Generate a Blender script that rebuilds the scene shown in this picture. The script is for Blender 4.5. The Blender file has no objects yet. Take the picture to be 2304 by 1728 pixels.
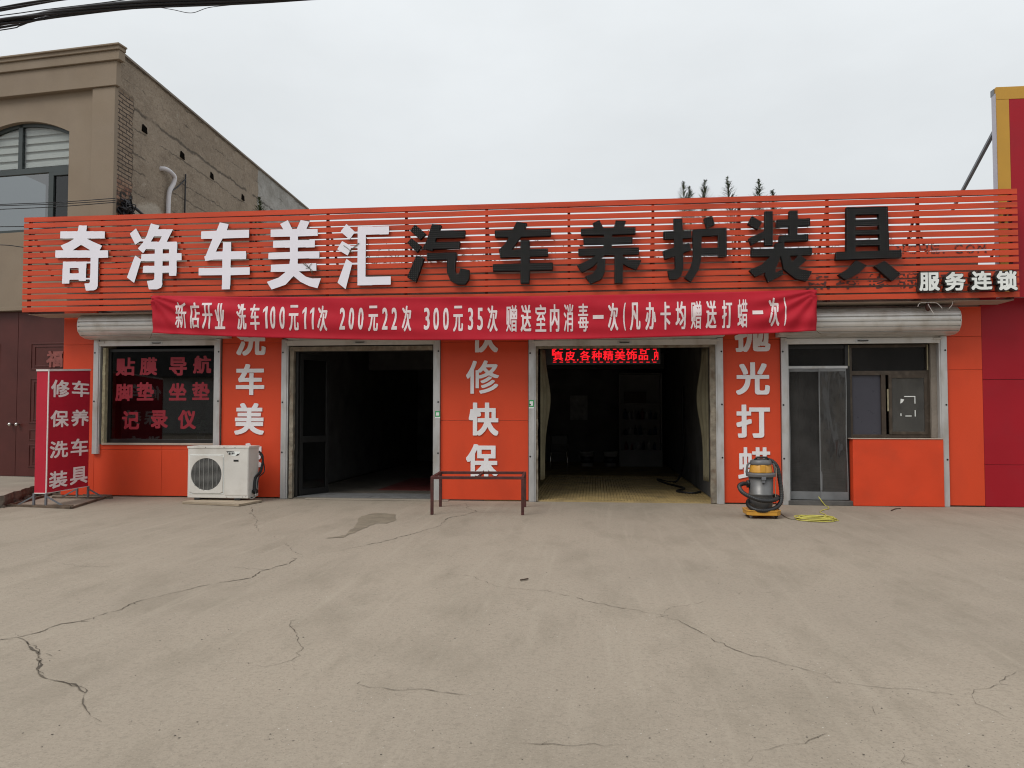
import bpy, bmesh, math, random
import numpy as np
from mathutils import Vector, Matrix
R = math.radians
random.seed(7)
SC = bpy.context.scene
COL = SC.collection

# ------------------------------------------------------------------ camera
FPX, CAMH, CAMD = 1740.0, 1.5, 13.18
PITCH = math.atan(66 / FPX); YAW = math.atan(0.108)
cam = bpy.data.objects.new('camera', bpy.data.cameras.new('camera')); COL.objects.link(cam)
cam.location = (0, -CAMD, CAMH)
cam.rotation_euler = (R(90) + PITCH, 0, YAW)
cam.data.sensor_fit = 'HORIZONTAL'; cam.data.sensor_width = 36.0
cam.data.lens = 36.0 * FPX / 2304.0
cam.data.clip_start = 0.05; cam.data.clip_end = 3000
SC.camera = cam

# ------------------------------------------------------------------ sky, sun, exposure
SUN_EL, SUN_AZ = 50.0, 218.0          # compass style: the sun stands behind the camera, to its left
w = bpy.data.worlds.new('World'); SC.world = w; w.use_nodes = True
nt = w.node_tree; N = nt.nodes; L = nt.links; N.clear()
wo = N.new('ShaderNodeOutputWorld'); bg = N.new('ShaderNodeBackground'); L.new(bg.outputs[0], wo.inputs[0])
sky = N.new('ShaderNodeTexSky'); sky.sky_type = 'NISHITA'; sky.sun_disc = False
sky.sun_elevation = R(SUN_EL); sky.sun_rotation = R(SUN_AZ); sky.air_density = 1.2; sky.dust_density = 3.0
bg.inputs[1].default_value = 0.1
tc = N.new('ShaderNodeTexCoord'); sep = N.new('ShaderNodeSeparateXYZ'); L.new(tc.outputs['Generated'], sep.inputs[0])
el = N.new('ShaderNodeMapRange'); L.new(sep.outputs[2], el.inputs[0])          # overcast dome: brighter overhead
el.inputs[1].default_value = 0.0; el.inputs[2].default_value = 1.0; el.inputs[3].default_value = 6.1; el.inputs[4].default_value = 12.5
mp = N.new('ShaderNodeMapping'); mp.inputs['Scale'].default_value = (1, 1, 2.2); L.new(tc.outputs['Generated'], mp.inputs[0])
nz = N.new('ShaderNodeTexNoise'); nz.inputs['Scale'].default_value = 1.7; nz.inputs['Detail'].default_value = 7; nz.inputs['Roughness'].default_value = .55
L.new(mp.outputs[0], nz.inputs[0])
cr = N.new('ShaderNodeMapRange'); L.new(nz.outputs[0], cr.inputs[0]); cr.inputs[1].default_value = .3; cr.inputs[2].default_value = .7
cr.inputs[3].default_value = .90; cr.inputs[4].default_value = 1.06
mu = N.new('ShaderNodeMath'); mu.operation = 'MULTIPLY'; L.new(el.outputs[0], mu.inputs[0]); L.new(cr.outputs[0], mu.inputs[1])
cc = N.new('ShaderNodeVectorMath'); cc.operation = 'SCALE'; cc.inputs[0].default_value = (.962, 1.0, 1.02); L.new(mu.outputs[0], cc.inputs['Scale'])
mx = N.new('ShaderNodeMix'); mx.data_type = 'RGBA'; mx.inputs[0].default_value = .93
L.new(sky.outputs[0], mx.inputs[6]); L.new(cc.outputs[0], mx.inputs[7]); L.new(mx.outputs[2], bg.inputs[0])

sun = bpy.data.objects.new('sun', bpy.data.lights.new('sun', 'SUN')); COL.objects.link(sun)
sun.data.energy = 1.5; sun.data.angle = R(28); sun.data.color = (1, .95, .88)
az = R(SUN_AZ)
sdir = Vector((math.sin(az) * math.cos(R(SUN_EL)), math.cos(az) * math.cos(R(SUN_EL)), math.sin(R(SUN_EL))))
sun.rotation_euler = (-sdir).to_track_quat('-Z', 'Y').to_euler()
SC.view_settings.view_transform = 'Standard'; SC.view_settings.look = 'None'
SC.view_settings.exposure = 0.0; SC.view_settings.gamma = 1.0
SC.render.engine = 'CYCLES'; SC.cycles.filter_width = 1.1; SC.cycles.max_bounces = 8; SC.cycles.transparent_max_bounces = 12

# ------------------------------------------------------------------ measuring: photo pixel (2304 x 1728) -> real place
FWD = Vector((-math.sin(YAW), math.cos(YAW), 0)); RGT = Vector((math.cos(YAW), math.sin(YAW), 0)); UP = Vector((0, 0, 1))
EYE = Vector((0, -CAMD, CAMH))
def ray(u, v):
    a = (u - 1152) / FPX; b = -(v - 864) / FPX
    return RGT * a + FWD * (math.cos(PITCH) - b * math.sin(PITCH)) + UP * (math.sin(PITCH) + b * math.cos(PITCH))
def on_y(u, v, y=0.0):
    d = ray(u, v); return EYE + d * ((y - EYE.y) / d.y)
def on_z(u, v, z=0.0):
    d = ray(u, v); return EYE + d * ((z - EYE.z) / d.z)
def at(u, v, dep):
    d = ray(u, v); return EYE + d * (dep / d.dot(FWD))
def PX(u, v=950, y=0.0): return on_y(u, v, y).x
def PZ(v, u=1152, y=0.0): return on_y(u, v, y).z
def cw(xc, dep, z=0.0): return EYE + RGT * xc + FWD * dep + Vector((0, 0, z - CAMH))

# ------------------------------------------------------------------ helpers: objects
def tag(o, label=None, cat=None, group=None, kind=None):
    if label: o['label'] = label
    if cat: o['category'] = cat
    if group: o['group'] = group
    if kind: o['kind'] = kind
    return o
def thing(name, label, cat, loc=(0, 0, 0), group=None):
    o = bpy.data.objects.new(name, None); COL.objects.link(o); o.location = loc; o.empty_display_size = .2
    return tag(o, label, cat, group)
def link(name, me, parent=None, mats=()):
    o = bpy.data.objects.new(name, me); COL.objects.link(o)
    for m in mats: me.materials.append(m)
    if parent is not None:
        o.parent = parent
        if parent.type == 'EMPTY': o.location = -Vector(parent.location)
    return o
class MB:
    """collects shapes in world coordinates; build() links them as one mesh object"""
    def __init__(s): s.bm = bmesh.new(); s.mi = 0
    def face(s, vs, smooth=False):
        try:
            f = s.bm.faces.new(vs); f.material_index = s.mi; f.smooth = smooth; return f
        except ValueError: return None
    def hexa(s, p):      # 8 corners: bottom 4 (ccw), top 4
        v = [s.bm.verts.new(q) for q in p]
        for f in ((3, 2, 1, 0), (4, 5, 6, 7), (0, 1, 5, 4), (1, 2, 6, 5), (2, 3, 7, 6), (3, 0, 4, 7)): s.face([v[i] for i in f])
        return s
    def box(s, x0, x1, y0, y1, z0, z1):
        if x0 > x1: x0, x1 = x1, x0
        if y0 > y1: y0, y1 = y1, y0
        if z0 > z1: z0, z1 = z1, z0
        return s.hexa([(x0, y0, z0), (x1, y0, z0), (x1, y1, z0), (x0, y1, z0), (x0, y0, z1), (x1, y0, z1), (x1, y1, z1), (x0, y1, z1)])
    def bar(s, a, b, wd, ht=None, up=(0, 0, 1)):
        ht = ht or wd; a = Vector(a); b = Vector(b); d = (b - a).normalized(); up = Vector(up)
        if abs(d.dot(up)) > .95: up = Vector((0, 1, 0)) if abs(d.y) < .9 else Vector((1, 0, 0))
        r = d.cross(up).normalized(); u = r.cross(d).normalized(); r *= wd / 2; u *= ht / 2
        return s.hexa([a - r - u, a + r - u, a + r + u, a - r + u, b - r - u, b + r - u, b + r + u, b - r + u])
    def tube(s, pts, rad, n=8, caps=True):
        pts = [Vector(p) for p in pts]; rings = []; prev = None
        for i, p in enumerate(pts):
            d = (pts[min(i + 1, len(pts) - 1)] - pts[max(i - 1, 0)]).normalized()
            if prev is None:
                r = d.cross(Vector((0, 0, 1)) if abs(d.z) < .9 else Vector((1, 0, 0))).normalized()
            else:
                r = (prev - d * prev.dot(d)).normalized()
            prev = r; u = d.cross(r); rr = rad[i] if isinstance(rad, (list, tuple)) else rad
            rings.append([s.bm.verts.new(p + (r * math.cos(2 * math.pi * k / n) + u * math.sin(2 * math.pi * k / n)) * rr) for k in range(n)])
        for a, b in zip(rings, rings[1:]):
            for k in range(n): s.face([a[k], a[(k + 1) % n], b[(k + 1) % n], b[k]], True)
        if caps: s.face(rings[0][::-1]); s.face(rings[-1])
        return s
    def lathe(s, c, prof, n=28, axis='z', a0=0, a1=2 * math.pi, cap=True):
        c = Vector(c); rings = []; full = abs(a1 - a0 - 2 * math.pi) < 1e-6; m = n if full else n + 1
        for r, h in prof:
            ring = []
            for k in range(m):
                t = a0 + (a1 - a0) * k / n; q = (r * math.cos(t), r * math.sin(t), h)
                if axis == 'y': q = (q[0], h, q[1])
                if axis == 'x': q = (h, q[0], q[1])
                ring.append(s.bm.verts.new(c + Vector(q)))
            rings.append(ring)
        for a, b in zip(rings, rings[1:]):
            for k in range(n): s.face([a[k], a[(k + 1) % m], b[(k + 1) % m], b[k]], True)
        if cap: s.face(rings[0][::-1]); s.face(rings[-1])
        return s
    def prism(s, poly, y0, y1, axis='y'):
        """2D outline extruded along an axis: axis y -> (x,z), axis x -> (y,z), axis z -> (x,y)"""
        def q(p, h): return {'y': (p[0], h, p[1]), 'x': (h, p[0], p[1]), 'z': (p[0], p[1], h)}[axis]
        a = [s.bm.verts.new(q(p, y0)) for p in poly]; b = [s.bm.verts.new(q(p, y1)) for p in poly]; n = len(poly)
        s.face(a[::-1]); s.face(b)
        for k in range(n): s.face([a[k], a[(k + 1) % n], b[(k + 1) % n], b[k]])
        return s
    def grid(s, fn, nu, nv, smooth=True):
        g = [[s.bm.verts.new(fn(i / nu, j / nv)) for i in range(nu + 1)] for j in range(nv + 1)]
        for j in range(nv):
            for i in range(nu): s.face([g[j][i], g[j][i + 1], g[j + 1][i + 1], g[j + 1][i]], smooth)
        return s
    def build(s, name, mats, parent=None, bevel=0, solid=0, recalc=True, each=False):
        if each:                                   # every separate piece becomes an object of its own
            left = set(s.bm.verts); out = []
            while left:
                st = [left.pop()]; isl = set(st)
                while st:
                    for e in st.pop().link_edges:
                        for v in e.verts:
                            if v not in isl: isl.add(v); left.discard(v); st.append(v)
                m2 = MB(); mp = {v: m2.bm.verts.new(v.co) for v in isl}
                for f in {f for v in isl for f in v.link_faces}: q = m2.bm.faces.new([mp[v] for v in f.verts]); q.material_index = f.material_index; q.smooth = f.smooth
                out.append(m2.build(name, mats, parent, bevel, solid, recalc))
            return out[0]
        if recalc: bmesh.ops.recalc_face_normals(s.bm, faces=s.bm.faces)
        me = bpy.data.meshes.new(name); s.bm.to_mesh(me); s.bm.free()
        if not isinstance(mats, (list, tuple)): mats = [mats]
        o = link(name, me, parent, mats)
        if solid:
            m = o.modifiers.new('solid', 'SOLIDIFY'); m.thickness = solid
        if bevel:
            m = o.modifiers.new('bevel', 'BEVEL'); m.width = bevel; m.segments = 2; m.limit_method = 'ANGLE'; m.angle_limit = R(50)
        return o

# ------------------------------------------------------------------ helpers: materials
def mat(name, col, rough=.6, metal=0.0, var=.12, scale=3.0, bump=0.0, bscale=60.0, dirt=None, dirt_amt=0.0, dirt_scale=1.2, stretch=(1, 1, 1), spec=.5, fine=0.0, coat=0.0):
    m = bpy.data.materials.new(name); m.use_nodes = True; nt = m.node_tree; N = nt.nodes; L = nt.links
    b = N['Principled BSDF']; b.inputs['Roughness'].default_value = rough; b.inputs['Metallic'].default_value = metal
    b.inputs['Specular IOR Level'].default_value = spec
    if coat: b.inputs['Coat Weight'].default_value = coat; b.inputs['Coat Roughness'].default_value = .2
    tc = N.new('ShaderNodeTexCoord'); mp = N.new('ShaderNodeMapping'); mp.inputs['Scale'].default_value = stretch; L.new(tc.outputs['Object'], mp.inputs[0])
    def noise(sc, det=5):
        n = N.new('ShaderNodeTexNoise'); n.inputs['Scale'].default_value = sc; n.inputs['Detail'].default_value = det; L.new(mp.outputs[0], n.inputs[0]); return n
    def rng(src, a, b2, lo, hi):
        r = N.new('ShaderNodeMapRange'); L.new(src, r.inputs[0])
        for i, q in enumerate((a, b2, lo, hi)): r.inputs[i + 1].default_value = q
        return r.outputs[0]
    def vscale(col_out, f):
        v = N.new('ShaderNodeVectorMath'); v.operation = 'SCALE'; L.new(col_out, v.inputs[0]); L.new(f, v.inputs['Scale']); return v.outputs[0]
    rgb = N.new('ShaderNodeRGB'); rgb.outputs[0].default_value = (*col, 1); out = rgb.outputs[0]
    if var: out = vscale(out, rng(noise(scale, 6).outputs[0], .3, .7, 1 - var, 1 + var))
    if fine: out = vscale(out, rng(noise(90, 3).outputs[0], .3, .7, 1 - fine, 1 + fine))
    if dirt:
        d = rng(noise(dirt_scale, 8).outputs[0], .5, .72, 0, dirt_amt); x = N.new('ShaderNodeMix'); x.data_type = 'RGBA'
        L.new(d, x.inputs[0]); L.new(out, x.inputs[6]); x.inputs[7].default_value = (*dirt, 1); out = x.outputs[2]
    L.new(out, b.inputs['Base Color'])
    if rough > .15: L.new(rng(noise(scale * 2.3, 4).outputs[0], .3, .7, rough * .88, min(1, rough * 1.12)), b.inputs['Roughness'])
    if bump:
        bn = N.new('ShaderNodeBump'); bn.inputs['Strength'].default_value = bump; bn.inputs['Distance'].default_value = .02
        L.new(noise(bscale, 6).outputs[0], bn.inputs['Height']); L.new(bn.outputs[0], b.inputs['Normal'])
    return m
def emit(name, col, st):
    m = bpy.data.materials.new(name); m.use_nodes = True; b = m.node_tree.nodes['Principled BSDF']
    b.inputs['Base Color'].default_value = (.02, 0, 0, 1); b.inputs['Emission Color'].default_value = (*col, 1); b.inputs['Emission Strength'].default_value = st
    return m
def glass(name, tint=(.8, .82, .82), rough=.02, ior=1.45, bump=0.0, haze=0.0, hazecol=(.3, .3, .3)):
    m = bpy.data.materials.new(name); m.use_nodes = True; nt = m.node_tree; N = nt.nodes; L = nt.links
    N.remove(N['Principled BSDF']); o = N['Material Output']
    t = N.new('ShaderNodeBsdfTransparent'); t.inputs[0].default_value = (*tint, 1)
    g = N.new('ShaderNodeBsdfGlossy'); g.inputs['Roughness'].default_value = rough; g.inputs[0].default_value = (1, 1, 1, 1)
    f = N.new('ShaderNodeFresnel'); f.inputs[0].default_value = ior; x = N.new('ShaderNodeMixShader')
    gm = N.new('ShaderNodeNewGeometry'); fm = N.new('ShaderNodeMath'); fm.operation = 'MULTIPLY_ADD'; fm.use_clamp = True      # only the outer face of a pane reflects
    L.new(gm.outputs['Backfacing'], fm.inputs[0]); fm.inputs[1].default_value = -2.0; L.new(f.outputs[0], fm.inputs[2]); L.new(fm.outputs[0], x.inputs[0]); L.new(t.outputs[0], x.inputs[1]); L.new(g.outputs[0], x.inputs[2]); out = x.outputs[0]
    if haze:
        d = N.new('ShaderNodeBsdfDiffuse'); d.inputs[0].default_value = (*hazecol, 1); y = N.new('ShaderNodeMixShader')
        tc = N.new('ShaderNodeTexCoord'); n = N.new('ShaderNodeTexNoise'); n.inputs['Scale'].default_value = 3.0; n.inputs['Detail'].default_value = 6
        L.new(tc.outputs['Object'], n.inputs[0]); r = N.new('ShaderNodeMapRange'); L.new(n.outputs[0], r.inputs[0])
        for i, q in enumerate((.35, .75, haze * .75, haze * 1.25)): r.inputs[i + 1].default_value = q
        L.new(r.outputs[0], y.inputs[0]); L.new(out, y.inputs[1]); L.new(d.outputs[0], y.inputs[2]); out = y.outputs[0]
    if bump:
        tc = N.new('ShaderNodeTexCoord'); n = N.new('ShaderNodeTexNoise'); n.inputs['Scale'].default_value = 2.2; mp = N.new('ShaderNodeMapping')
        mp.inputs['Scale'].default_value = (3, 1, .7); L.new(tc.outputs['Object'], mp.inputs[0]); L.new(mp.outputs[0], n.inputs[0])
        bn = N.new('ShaderNodeBump'); bn.inputs['Strength'].default_value = bump; bn.inputs['Distance'].default_value = .1
        L.new(n.outputs[0], bn.inputs['Height']); L.new(bn.outputs[0], g.inputs['Normal'])
    L.new(out, o.inputs[0]); return m

DUST = (.34, .28, .21)
M = {}
M['orange'] = mat('orange_panel', (.64, .066, .022), .42, var=.05, scale=1.0, dirt=(.40, .045, .02), dirt_amt=.35, dirt_scale=1.6, stretch=(1, 1, .5), fine=.03, spec=.3)
M['orange_old'] = mat('orange_worn_panel', (.64, .060, .018), .5, spec=.3, var=.08, scale=2.5, dirt=(.50, .06, .025), dirt_amt=.4, dirt_scale=3.0, fine=.05)
M['slat'] = mat('orange_slat_paint', (.55, .066, .024), .45, spec=.3, var=.12, scale=1.1, dirt=(.27, .045, .022), dirt_amt=.5, dirt_scale=2.5, stretch=(.5, 1, 4), fine=.05)
M['white_letter'] = mat('white_letter', (.81, .79, .87), .35, var=.03, scale=2)
M['pillar_letter'] = mat('pillar_letter', (.78, .77, .79), .4, var=.04, scale=3)
M['dark_edge'] = mat('dark_return', (.02, .02, .018), .5)
M['black'] = mat('black_plastic', (.012, .012, .013), .5, var=.2)
M['banner'] = mat('red_banner_cloth', (.46, .014, .030), .75, var=.06, scale=2, bump=.15, bscale=220, spec=.25)
M['banner_ink'] = mat('banner_white_ink', (.74, .64, .65), .8, var=.06, scale=6, spec=.2)
M['stand_red'] = mat('red_stand_cloth', (.46, .014, .035), .55, var=.08, scale=2, spec=.35)
M['stand_ink'] = mat('stand_white_ink', (.88, .80, .80), .7, var=.05)
M['white_tape'] = mat('white_trim', (.65, .62, .6), .6)
M['shutter'] = mat('painted_shutter_metal', (.60, .59, .57), .42, .25, var=.1, scale=2, dirt=(.25, .2, .14), dirt_amt=.45, dirt_scale=4.0, stretch=(1, 1, .7))
M['rail'] = mat('galvanised_rail', (.52, .52, .52), .42, .5, var=.15, scale=4, dirt=(.3, .26, .2), dirt_amt=.5, dirt_scale=6, stretch=(1, 1, .4))
M['plaster'] = mat('old_plaster_reveal', (.23, .20, .155), .9, var=.3, scale=9, bump=.6, bscale=30, dirt=(.12, .07, .04), dirt_amt=.8, dirt_scale=7)
M['foam'] = mat('yellow_foam', (.31, .28, .18), .9, var=.25, scale=14, bump=.6, bscale=40)
M['darkframe'] = mat('dark_aluminium', (.022, .022, .022), .4, .3, var=.2)
M['brownframe'] = mat('brown_window_frame', (.055, .04, .028), .45, .2, var=.2, scale=5, dirt=(.16, .13, .1), dirt_amt=.4, dirt_scale=9)
M['concrete_wall'] = mat('rough_cement', (.22, .19, .16), .9, var=.2, scale=2, bump=.5, bscale=25)
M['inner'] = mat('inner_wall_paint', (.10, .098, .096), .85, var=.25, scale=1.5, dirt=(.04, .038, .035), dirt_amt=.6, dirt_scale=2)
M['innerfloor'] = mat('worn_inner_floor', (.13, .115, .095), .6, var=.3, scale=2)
M['glass'] = glass('window_glass', (.5, .52, .53), .015, 1.62); M['glass_dirty'] = glass('dirty_window_glass', (.4, .4, .4), .05, 1.6, haze=.22, hazecol=(.26, .25, .23))
M['glass_up'] = glass('upper_window_glass', (.30, .33, .34), .02, 2.7); M['glass_fan'] = glass('fanlight_glass', (.86, .88, .88), .02, 1.5)
M['film'] = glass('clear_plastic_film', (.36, .36, .35), .1, 1.45, bump=.8, haze=.15, hazecol=(.32, .31, .30)); M['glass_sheen'] = glass('transom_glass_painted_sheen', (.45, .45, .45), .03, 1.6, haze=.06, hazecol=(.26, .25, .24))  # grey haze in film and transom glass stands in for faint reflections
M['beige'] = mat('beige_wall_coating', (.235, .185, .135), .85, var=.06, scale=.8, fine=.05, bump=.1, bscale=120, dirt=(.17, .13, .1), dirt_amt=.35, dirt_scale=1.0)
M['red_panel'] = mat('red_composite_panel', (.34, .010, .020), .38, spec=.25, var=.06, scale=1.2, dirt=(.25, .02, .03), dirt_amt=.4, dirt_scale=1.5)
M['yellow_panel'] = mat('yellow_composite_panel', (.50, .27, .03), .45, var=.05, scale=2)
M['lavender'] = mat('white_panel_edge', (.42, .41, .47), .5, var=.06)
M['steel'] = mat('grey_steel', (.18, .19, .21), .5, .4, var=.15)
M['door_red'] = mat('dark_red_metal_door', (.078, .020, .017), .42, spec=.3, var=.12, scale=2.5, fine=.06)
M['door_gold'] = mat('door_relief', (.23, .06, .05), .4, var=.2, scale=10)
M['chrome'] = mat('steel_knob', (.55, .53, .5), .2, .9, var=.05)
M['ac'] = mat('aircon_white_paint', (.64, .62, .58), .42, var=.05, scale=3, dirt=(.36, .31, .24), dirt_amt=.35, dirt_scale=3.5, fine=.03)
M['ac_side'] = mat('aircon_side_paint', (.50, .46, .41), .5, var=.07, scale=3, dirt=(.34, .28, .2), dirt_amt=.5, dirt_scale=4)
M['ac_dark'] = mat('aircon_coil', (.05, .05, .047), .7, var=.3, scale=40)
M['ac_grille'] = mat('aircon_grille_wire', (.30, .30, .29), .45, .4)
M['wood'] = mat('weathered_board', (.36, .29, .21), .85, var=.25, scale=3, bump=.3, bscale=40, stretch=(.4, 3, 3))
M['rust'] = mat('dark_red_rusty_steel', (.075, .022, .020), .6, .2, var=.35, scale=12, dirt=(.06, .03, .018), dirt_amt=.7, dirt_scale=8)
M['vac_grey'] = mat('grey_plastic', (.12, .12, .125), .42, var=.1, scale=5, dirt=(.22, .2, .17), dirt_amt=.35, dirt_scale=6)
M['vac_tank'] = mat('grey_tank', (.14, .14, .14), .38, .25, var=.12, scale=6, dirt=(.24, .22, .19), dirt_amt=.4, dirt_scale=5)
M['vac_yellow'] = mat('yellow_plastic', (.58, .29, .035), .42, var=.08, scale=6, dirt=(.35, .2, .06), dirt_amt=.4, dirt_scale=7)
M['cord_y'] = mat('yellow_cord', (.52, .47, .10), .5, var=.15, scale=12)
M['cord_g'] = mat('grey_cord', (.2, .18, .13), .6)
M['cable'] = mat('black_cable', (.012, .012, .016), .6)
M['pvc'] = mat('white_pipe', (.6, .58, .6), .4)
M['green_st'] = mat('green_sticker', (.03, .32, .10), .5)
M['white_st'] = mat('white_sticker', (.75, .78, .76), .5)
M['led'] = emit('red_led', (1, .01, .02), 1.15)
M['win_red'] = mat('red_window_vinyl', (.24, .008, .02), .6, var=.06)
M['curtain'] = mat('olive_drape', (.13, .115, .07), .9, var=.2, scale=4)
M['leaf'] = mat('weed_leaf', (.06, .09, .035), .7, var=.3, scale=4)
M['leaf2'] = mat('weed_dry', (.11, .10, .06), .8, var=.3, scale=4)
M['pot'] = mat('blue_pot', (.08, .13, .17), .4)
M['soil'] = mat('broken_concrete', (.15, .13, .105), .95, var=.35, scale=8, bump=.8, bscale=18)
M['crack'] = mat('crack_dark', (.095, .077, .056), 1.0, var=.4, scale=5)
M['slab'] = mat('raised_slab', (.30, .26, .21), .9, var=.12, scale=1.5, bump=.25, bscale=40, fine=.08)
M['soffit'] = mat('soffit_board', (.40, .33, .27), .8, var=.1)
M['blind'] = mat('white_blind', (.62, .62, .6), .7, var=.05)

# ------------------------------------------------------------------ helpers: writing
RAS = {}
def ras_tri(img, P):
    h, wd = img.shape
    x0, y0 = np.floor(P.min(0)).astype(int); x1, y1 = np.ceil(P.max(0)).astype(int)
    x0, y0 = max(x0, 0), max(y0, 0); x1, y1 = min(x1, wd - 1), min(y1, h - 1)
    if x1 < x0 or y1 < y0: return
    X, Y = np.meshgrid(np.arange(x0, x1 + 1), np.arange(y0, y1 + 1))
    (ax, ay), (bx, by), (cx, cy) = P
    e0 = (bx - ax) * (Y - ay) - (by - ay) * (X - ax); e1 = (cx - bx) * (Y - by) - (cy - by) * (X - bx); e2 = (ax - cx) * (Y - cy) - (ay - cy) * (X - cx)
    img[y0:y1 + 1, x0:x1 + 1] |= ((e0 >= 0) & (e1 >= 0) & (e2 >= 0)) | ((e0 <= 0) & (e1 <= 0) & (e2 <= 0))
def ras_poly(img, P):
    h, wd = img.shape; Y, X = np.mgrid[0:h, 0:wd]; ins = np.zeros_like(img)
    for (ax, ay), (bx, by) in zip(P, np.roll(P, -1, 0)):
        if ay == by: continue
        c = ((ay > Y) != (by > Y)) & (X < (bx - ax) * (Y - ay) / (by - ay) + ax); ins ^= c
    img |= ins
def glyph_tris(ch):
    if ch not in RAS:
        c = bpy.data.curves.new('glyph', 'FONT'); c.body = ch; c.size = 1; c.resolution_u = 6
        o = bpy.data.objects.new('glyph', c); COL.objects.link(o)
        me = bpy.data.meshes.new_from_object(o.evaluated_get(bpy.context.evaluated_depsgraph_get()))
        me.calc_loop_triangles()
        V = np.array([v.co[:2] for v in me.vertices]); T = np.array([t.vertices[:] for t in me.loop_triangles])
        bpy.data.objects.remove(o); bpy.data.curves.remove(c); bpy.data.meshes.remove(me)
        RAS[ch] = (V, T)
    return RAS[ch]
def contour(img, tol=.35):
    """marching squares at one half -> closed loops, simplified"""
    f = np.pad(img.astype(float), 2)
    k = lambda a: (np.roll(a, 1, 0) + np.roll(a, -1, 0) + 2 * a) / 4
    f = k(k(f.T).T); f = k(f.T).T if False else f
    h, wd = f.shape; B = f > .5; nxt = {}; pt = {}
    def P(i, j, e):
        if e == 0: key = (i, j, 0); a, b = f[i, j], f[i, j + 1]; p = (j + (.5 - a) / (b - a), i)
        else: key = (i, j, 1); a, b = f[i, j], f[i + 1, j]; p = (j, i + (.5 - a) / (b - a))
        pt[key] = p; return key
    code = B[:-1, :-1] * 1 + B[:-1, 1:] * 2 + B[1:, 1:] * 4 + B[1:, :-1] * 8
    for i, j in zip(*np.nonzero((code > 0) & (code < 15))):
        c = code[i, j]; Bt = lambda: P(i, j, 0); T = lambda: P(i + 1, j, 0); Lf = lambda: P(i, j, 1); Rt = lambda: P(i, j + 1, 1)
        seg = {1: [(Bt, Lf)], 2: [(Rt, Bt)], 3: [(Rt, Lf)], 4: [(T, Rt)], 5: [(Bt, Lf), (T, Rt)], 6: [(T, Bt)], 7: [(T, Lf)], 8: [(Lf, T)], 9: [(Bt, T)],
               10: [(Rt, Bt), (Lf, T)], 11: [(Rt, T)], 12: [(Lf, Rt)], 13: [(Bt, Rt)], 14: [(Lf, Bt)]}[int(c)]
        for a, b in seg: nxt[a()] = b()
    loops = []; seen = set()
    for s0 in list(nxt):
        if s0 in seen: continue
        lp = []; c = s0
        while c not in seen and c in nxt: seen.add(c); lp.append(pt[c]); c = nxt[c]
        if len(lp) > 5: loops.append(np.array(lp) - 2)
    def dp(p):
        keep = np.zeros(len(p), bool); keep[[0, len(p) // 2, -1]] = True; st = [(0, len(p) // 2), (len(p) // 2, len(p) - 1)]
        while st:
            a, b = st.pop()
            if b - a < 2: continue
            d = p[b] - p[a]; n = np.hypot(*d) + 1e-9; q = p[a + 1:b] - p[a]; e = np.abs(d[0] * q[:, 1] - d[1] * q[:, 0]) / n; m = e.argmax()
            if e[m] > tol: keep[a + 1 + m] = True; st += [(a, a + 1 + m), (a + 1 + m, b)]
        return p[keep]
    return [dp(l) for l in loops]
def loops_mesh(loops, depth, dense=0):
    """closed 2D loops (metres) -> filled sheet of the given depth in local XY (even-odd inside test, so holes stay open)"""
    from mathutils.geometry import delaunay_2d_cdt
    groups = []                                    # loops that overlap in their boxes are filled together
    for lp in loops:
        lo, hi = lp.min(0), lp.max(0); hit = [g for g in groups if (lo <= g[1] + 1e-6).all() and (hi >= g[0] - 1e-6).all()]
        ng = [lo, hi, [lp]]
        for g in hit: ng = [np.minimum(ng[0], g[0]), np.maximum(ng[1], g[1]), ng[2] + g[2]]
        groups = [g for g in groups if not any(g is q for q in hit)] + [ng]
    bm = bmesh.new()
    for _, _, lps in groups:
        V, E_, segs = [], [], []
        for lp in lps:
            if dense:
                q = []
                for a, b in zip(lp, np.roll(lp, -1, 0)):
                    n = max(1, int(np.hypot(*(b - a)) / dense)); q += [a + (b - a) * t / n for t in range(n)]
                lp = np.array(q)
            k = len(V); V += [Vector(p) for p in lp]; E_ += [(k + i, k + (i + 1) % len(lp)) for i in range(len(lp))]; segs.append(np.c_[lp, np.roll(lp, -1, 0)])
        S = np.vstack(segs); vo, eo, fo, *_ = delaunay_2d_cdt(V, E_, [], 0, 1e-7)
        P = np.array([v[:] for v in vo]); keep = []
        for f in fo:
            x, y = P[list(f)].mean(0); c = ((S[:, 1] > y) != (S[:, 3] > y)); t = S[c]
            if (x < (t[:, 2] - t[:, 0]) * (y - t[:, 1]) / (t[:, 3] - t[:, 1]) + t[:, 0]).sum() % 2: keep.append(f)
        h = depth / 2; T = [bm.verts.new((*p, h)) for p in P]; B = [bm.verts.new((*p, -h)) for p in P]; cnt = {}
        for f in keep:
            a, b, c = f
            if (P[b] - P[a])[0] * (P[c] - P[a])[1] - (P[b] - P[a])[1] * (P[c] - P[a])[0] < 0: a, b, c = c, b, a
            bm.faces.new((T[a], T[b], T[c])); bm.faces.new((B[c], B[b], B[a]))
            for e in ((a, b), (b, c), (c, a)): cnt[e] = cnt.get(e, 0) + 1
        for a, b in cnt:
            if (b, a) not in cnt: bm.faces.new((T[b], T[a], B[a], B[b]))
    bmesh.ops.delete(bm, geom=[v for v in bm.verts if not v.link_faces], context='VERTS')
    me = bpy.data.meshes.new('outline'); bm.to_mesh(me); bm.free(); return me
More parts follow.
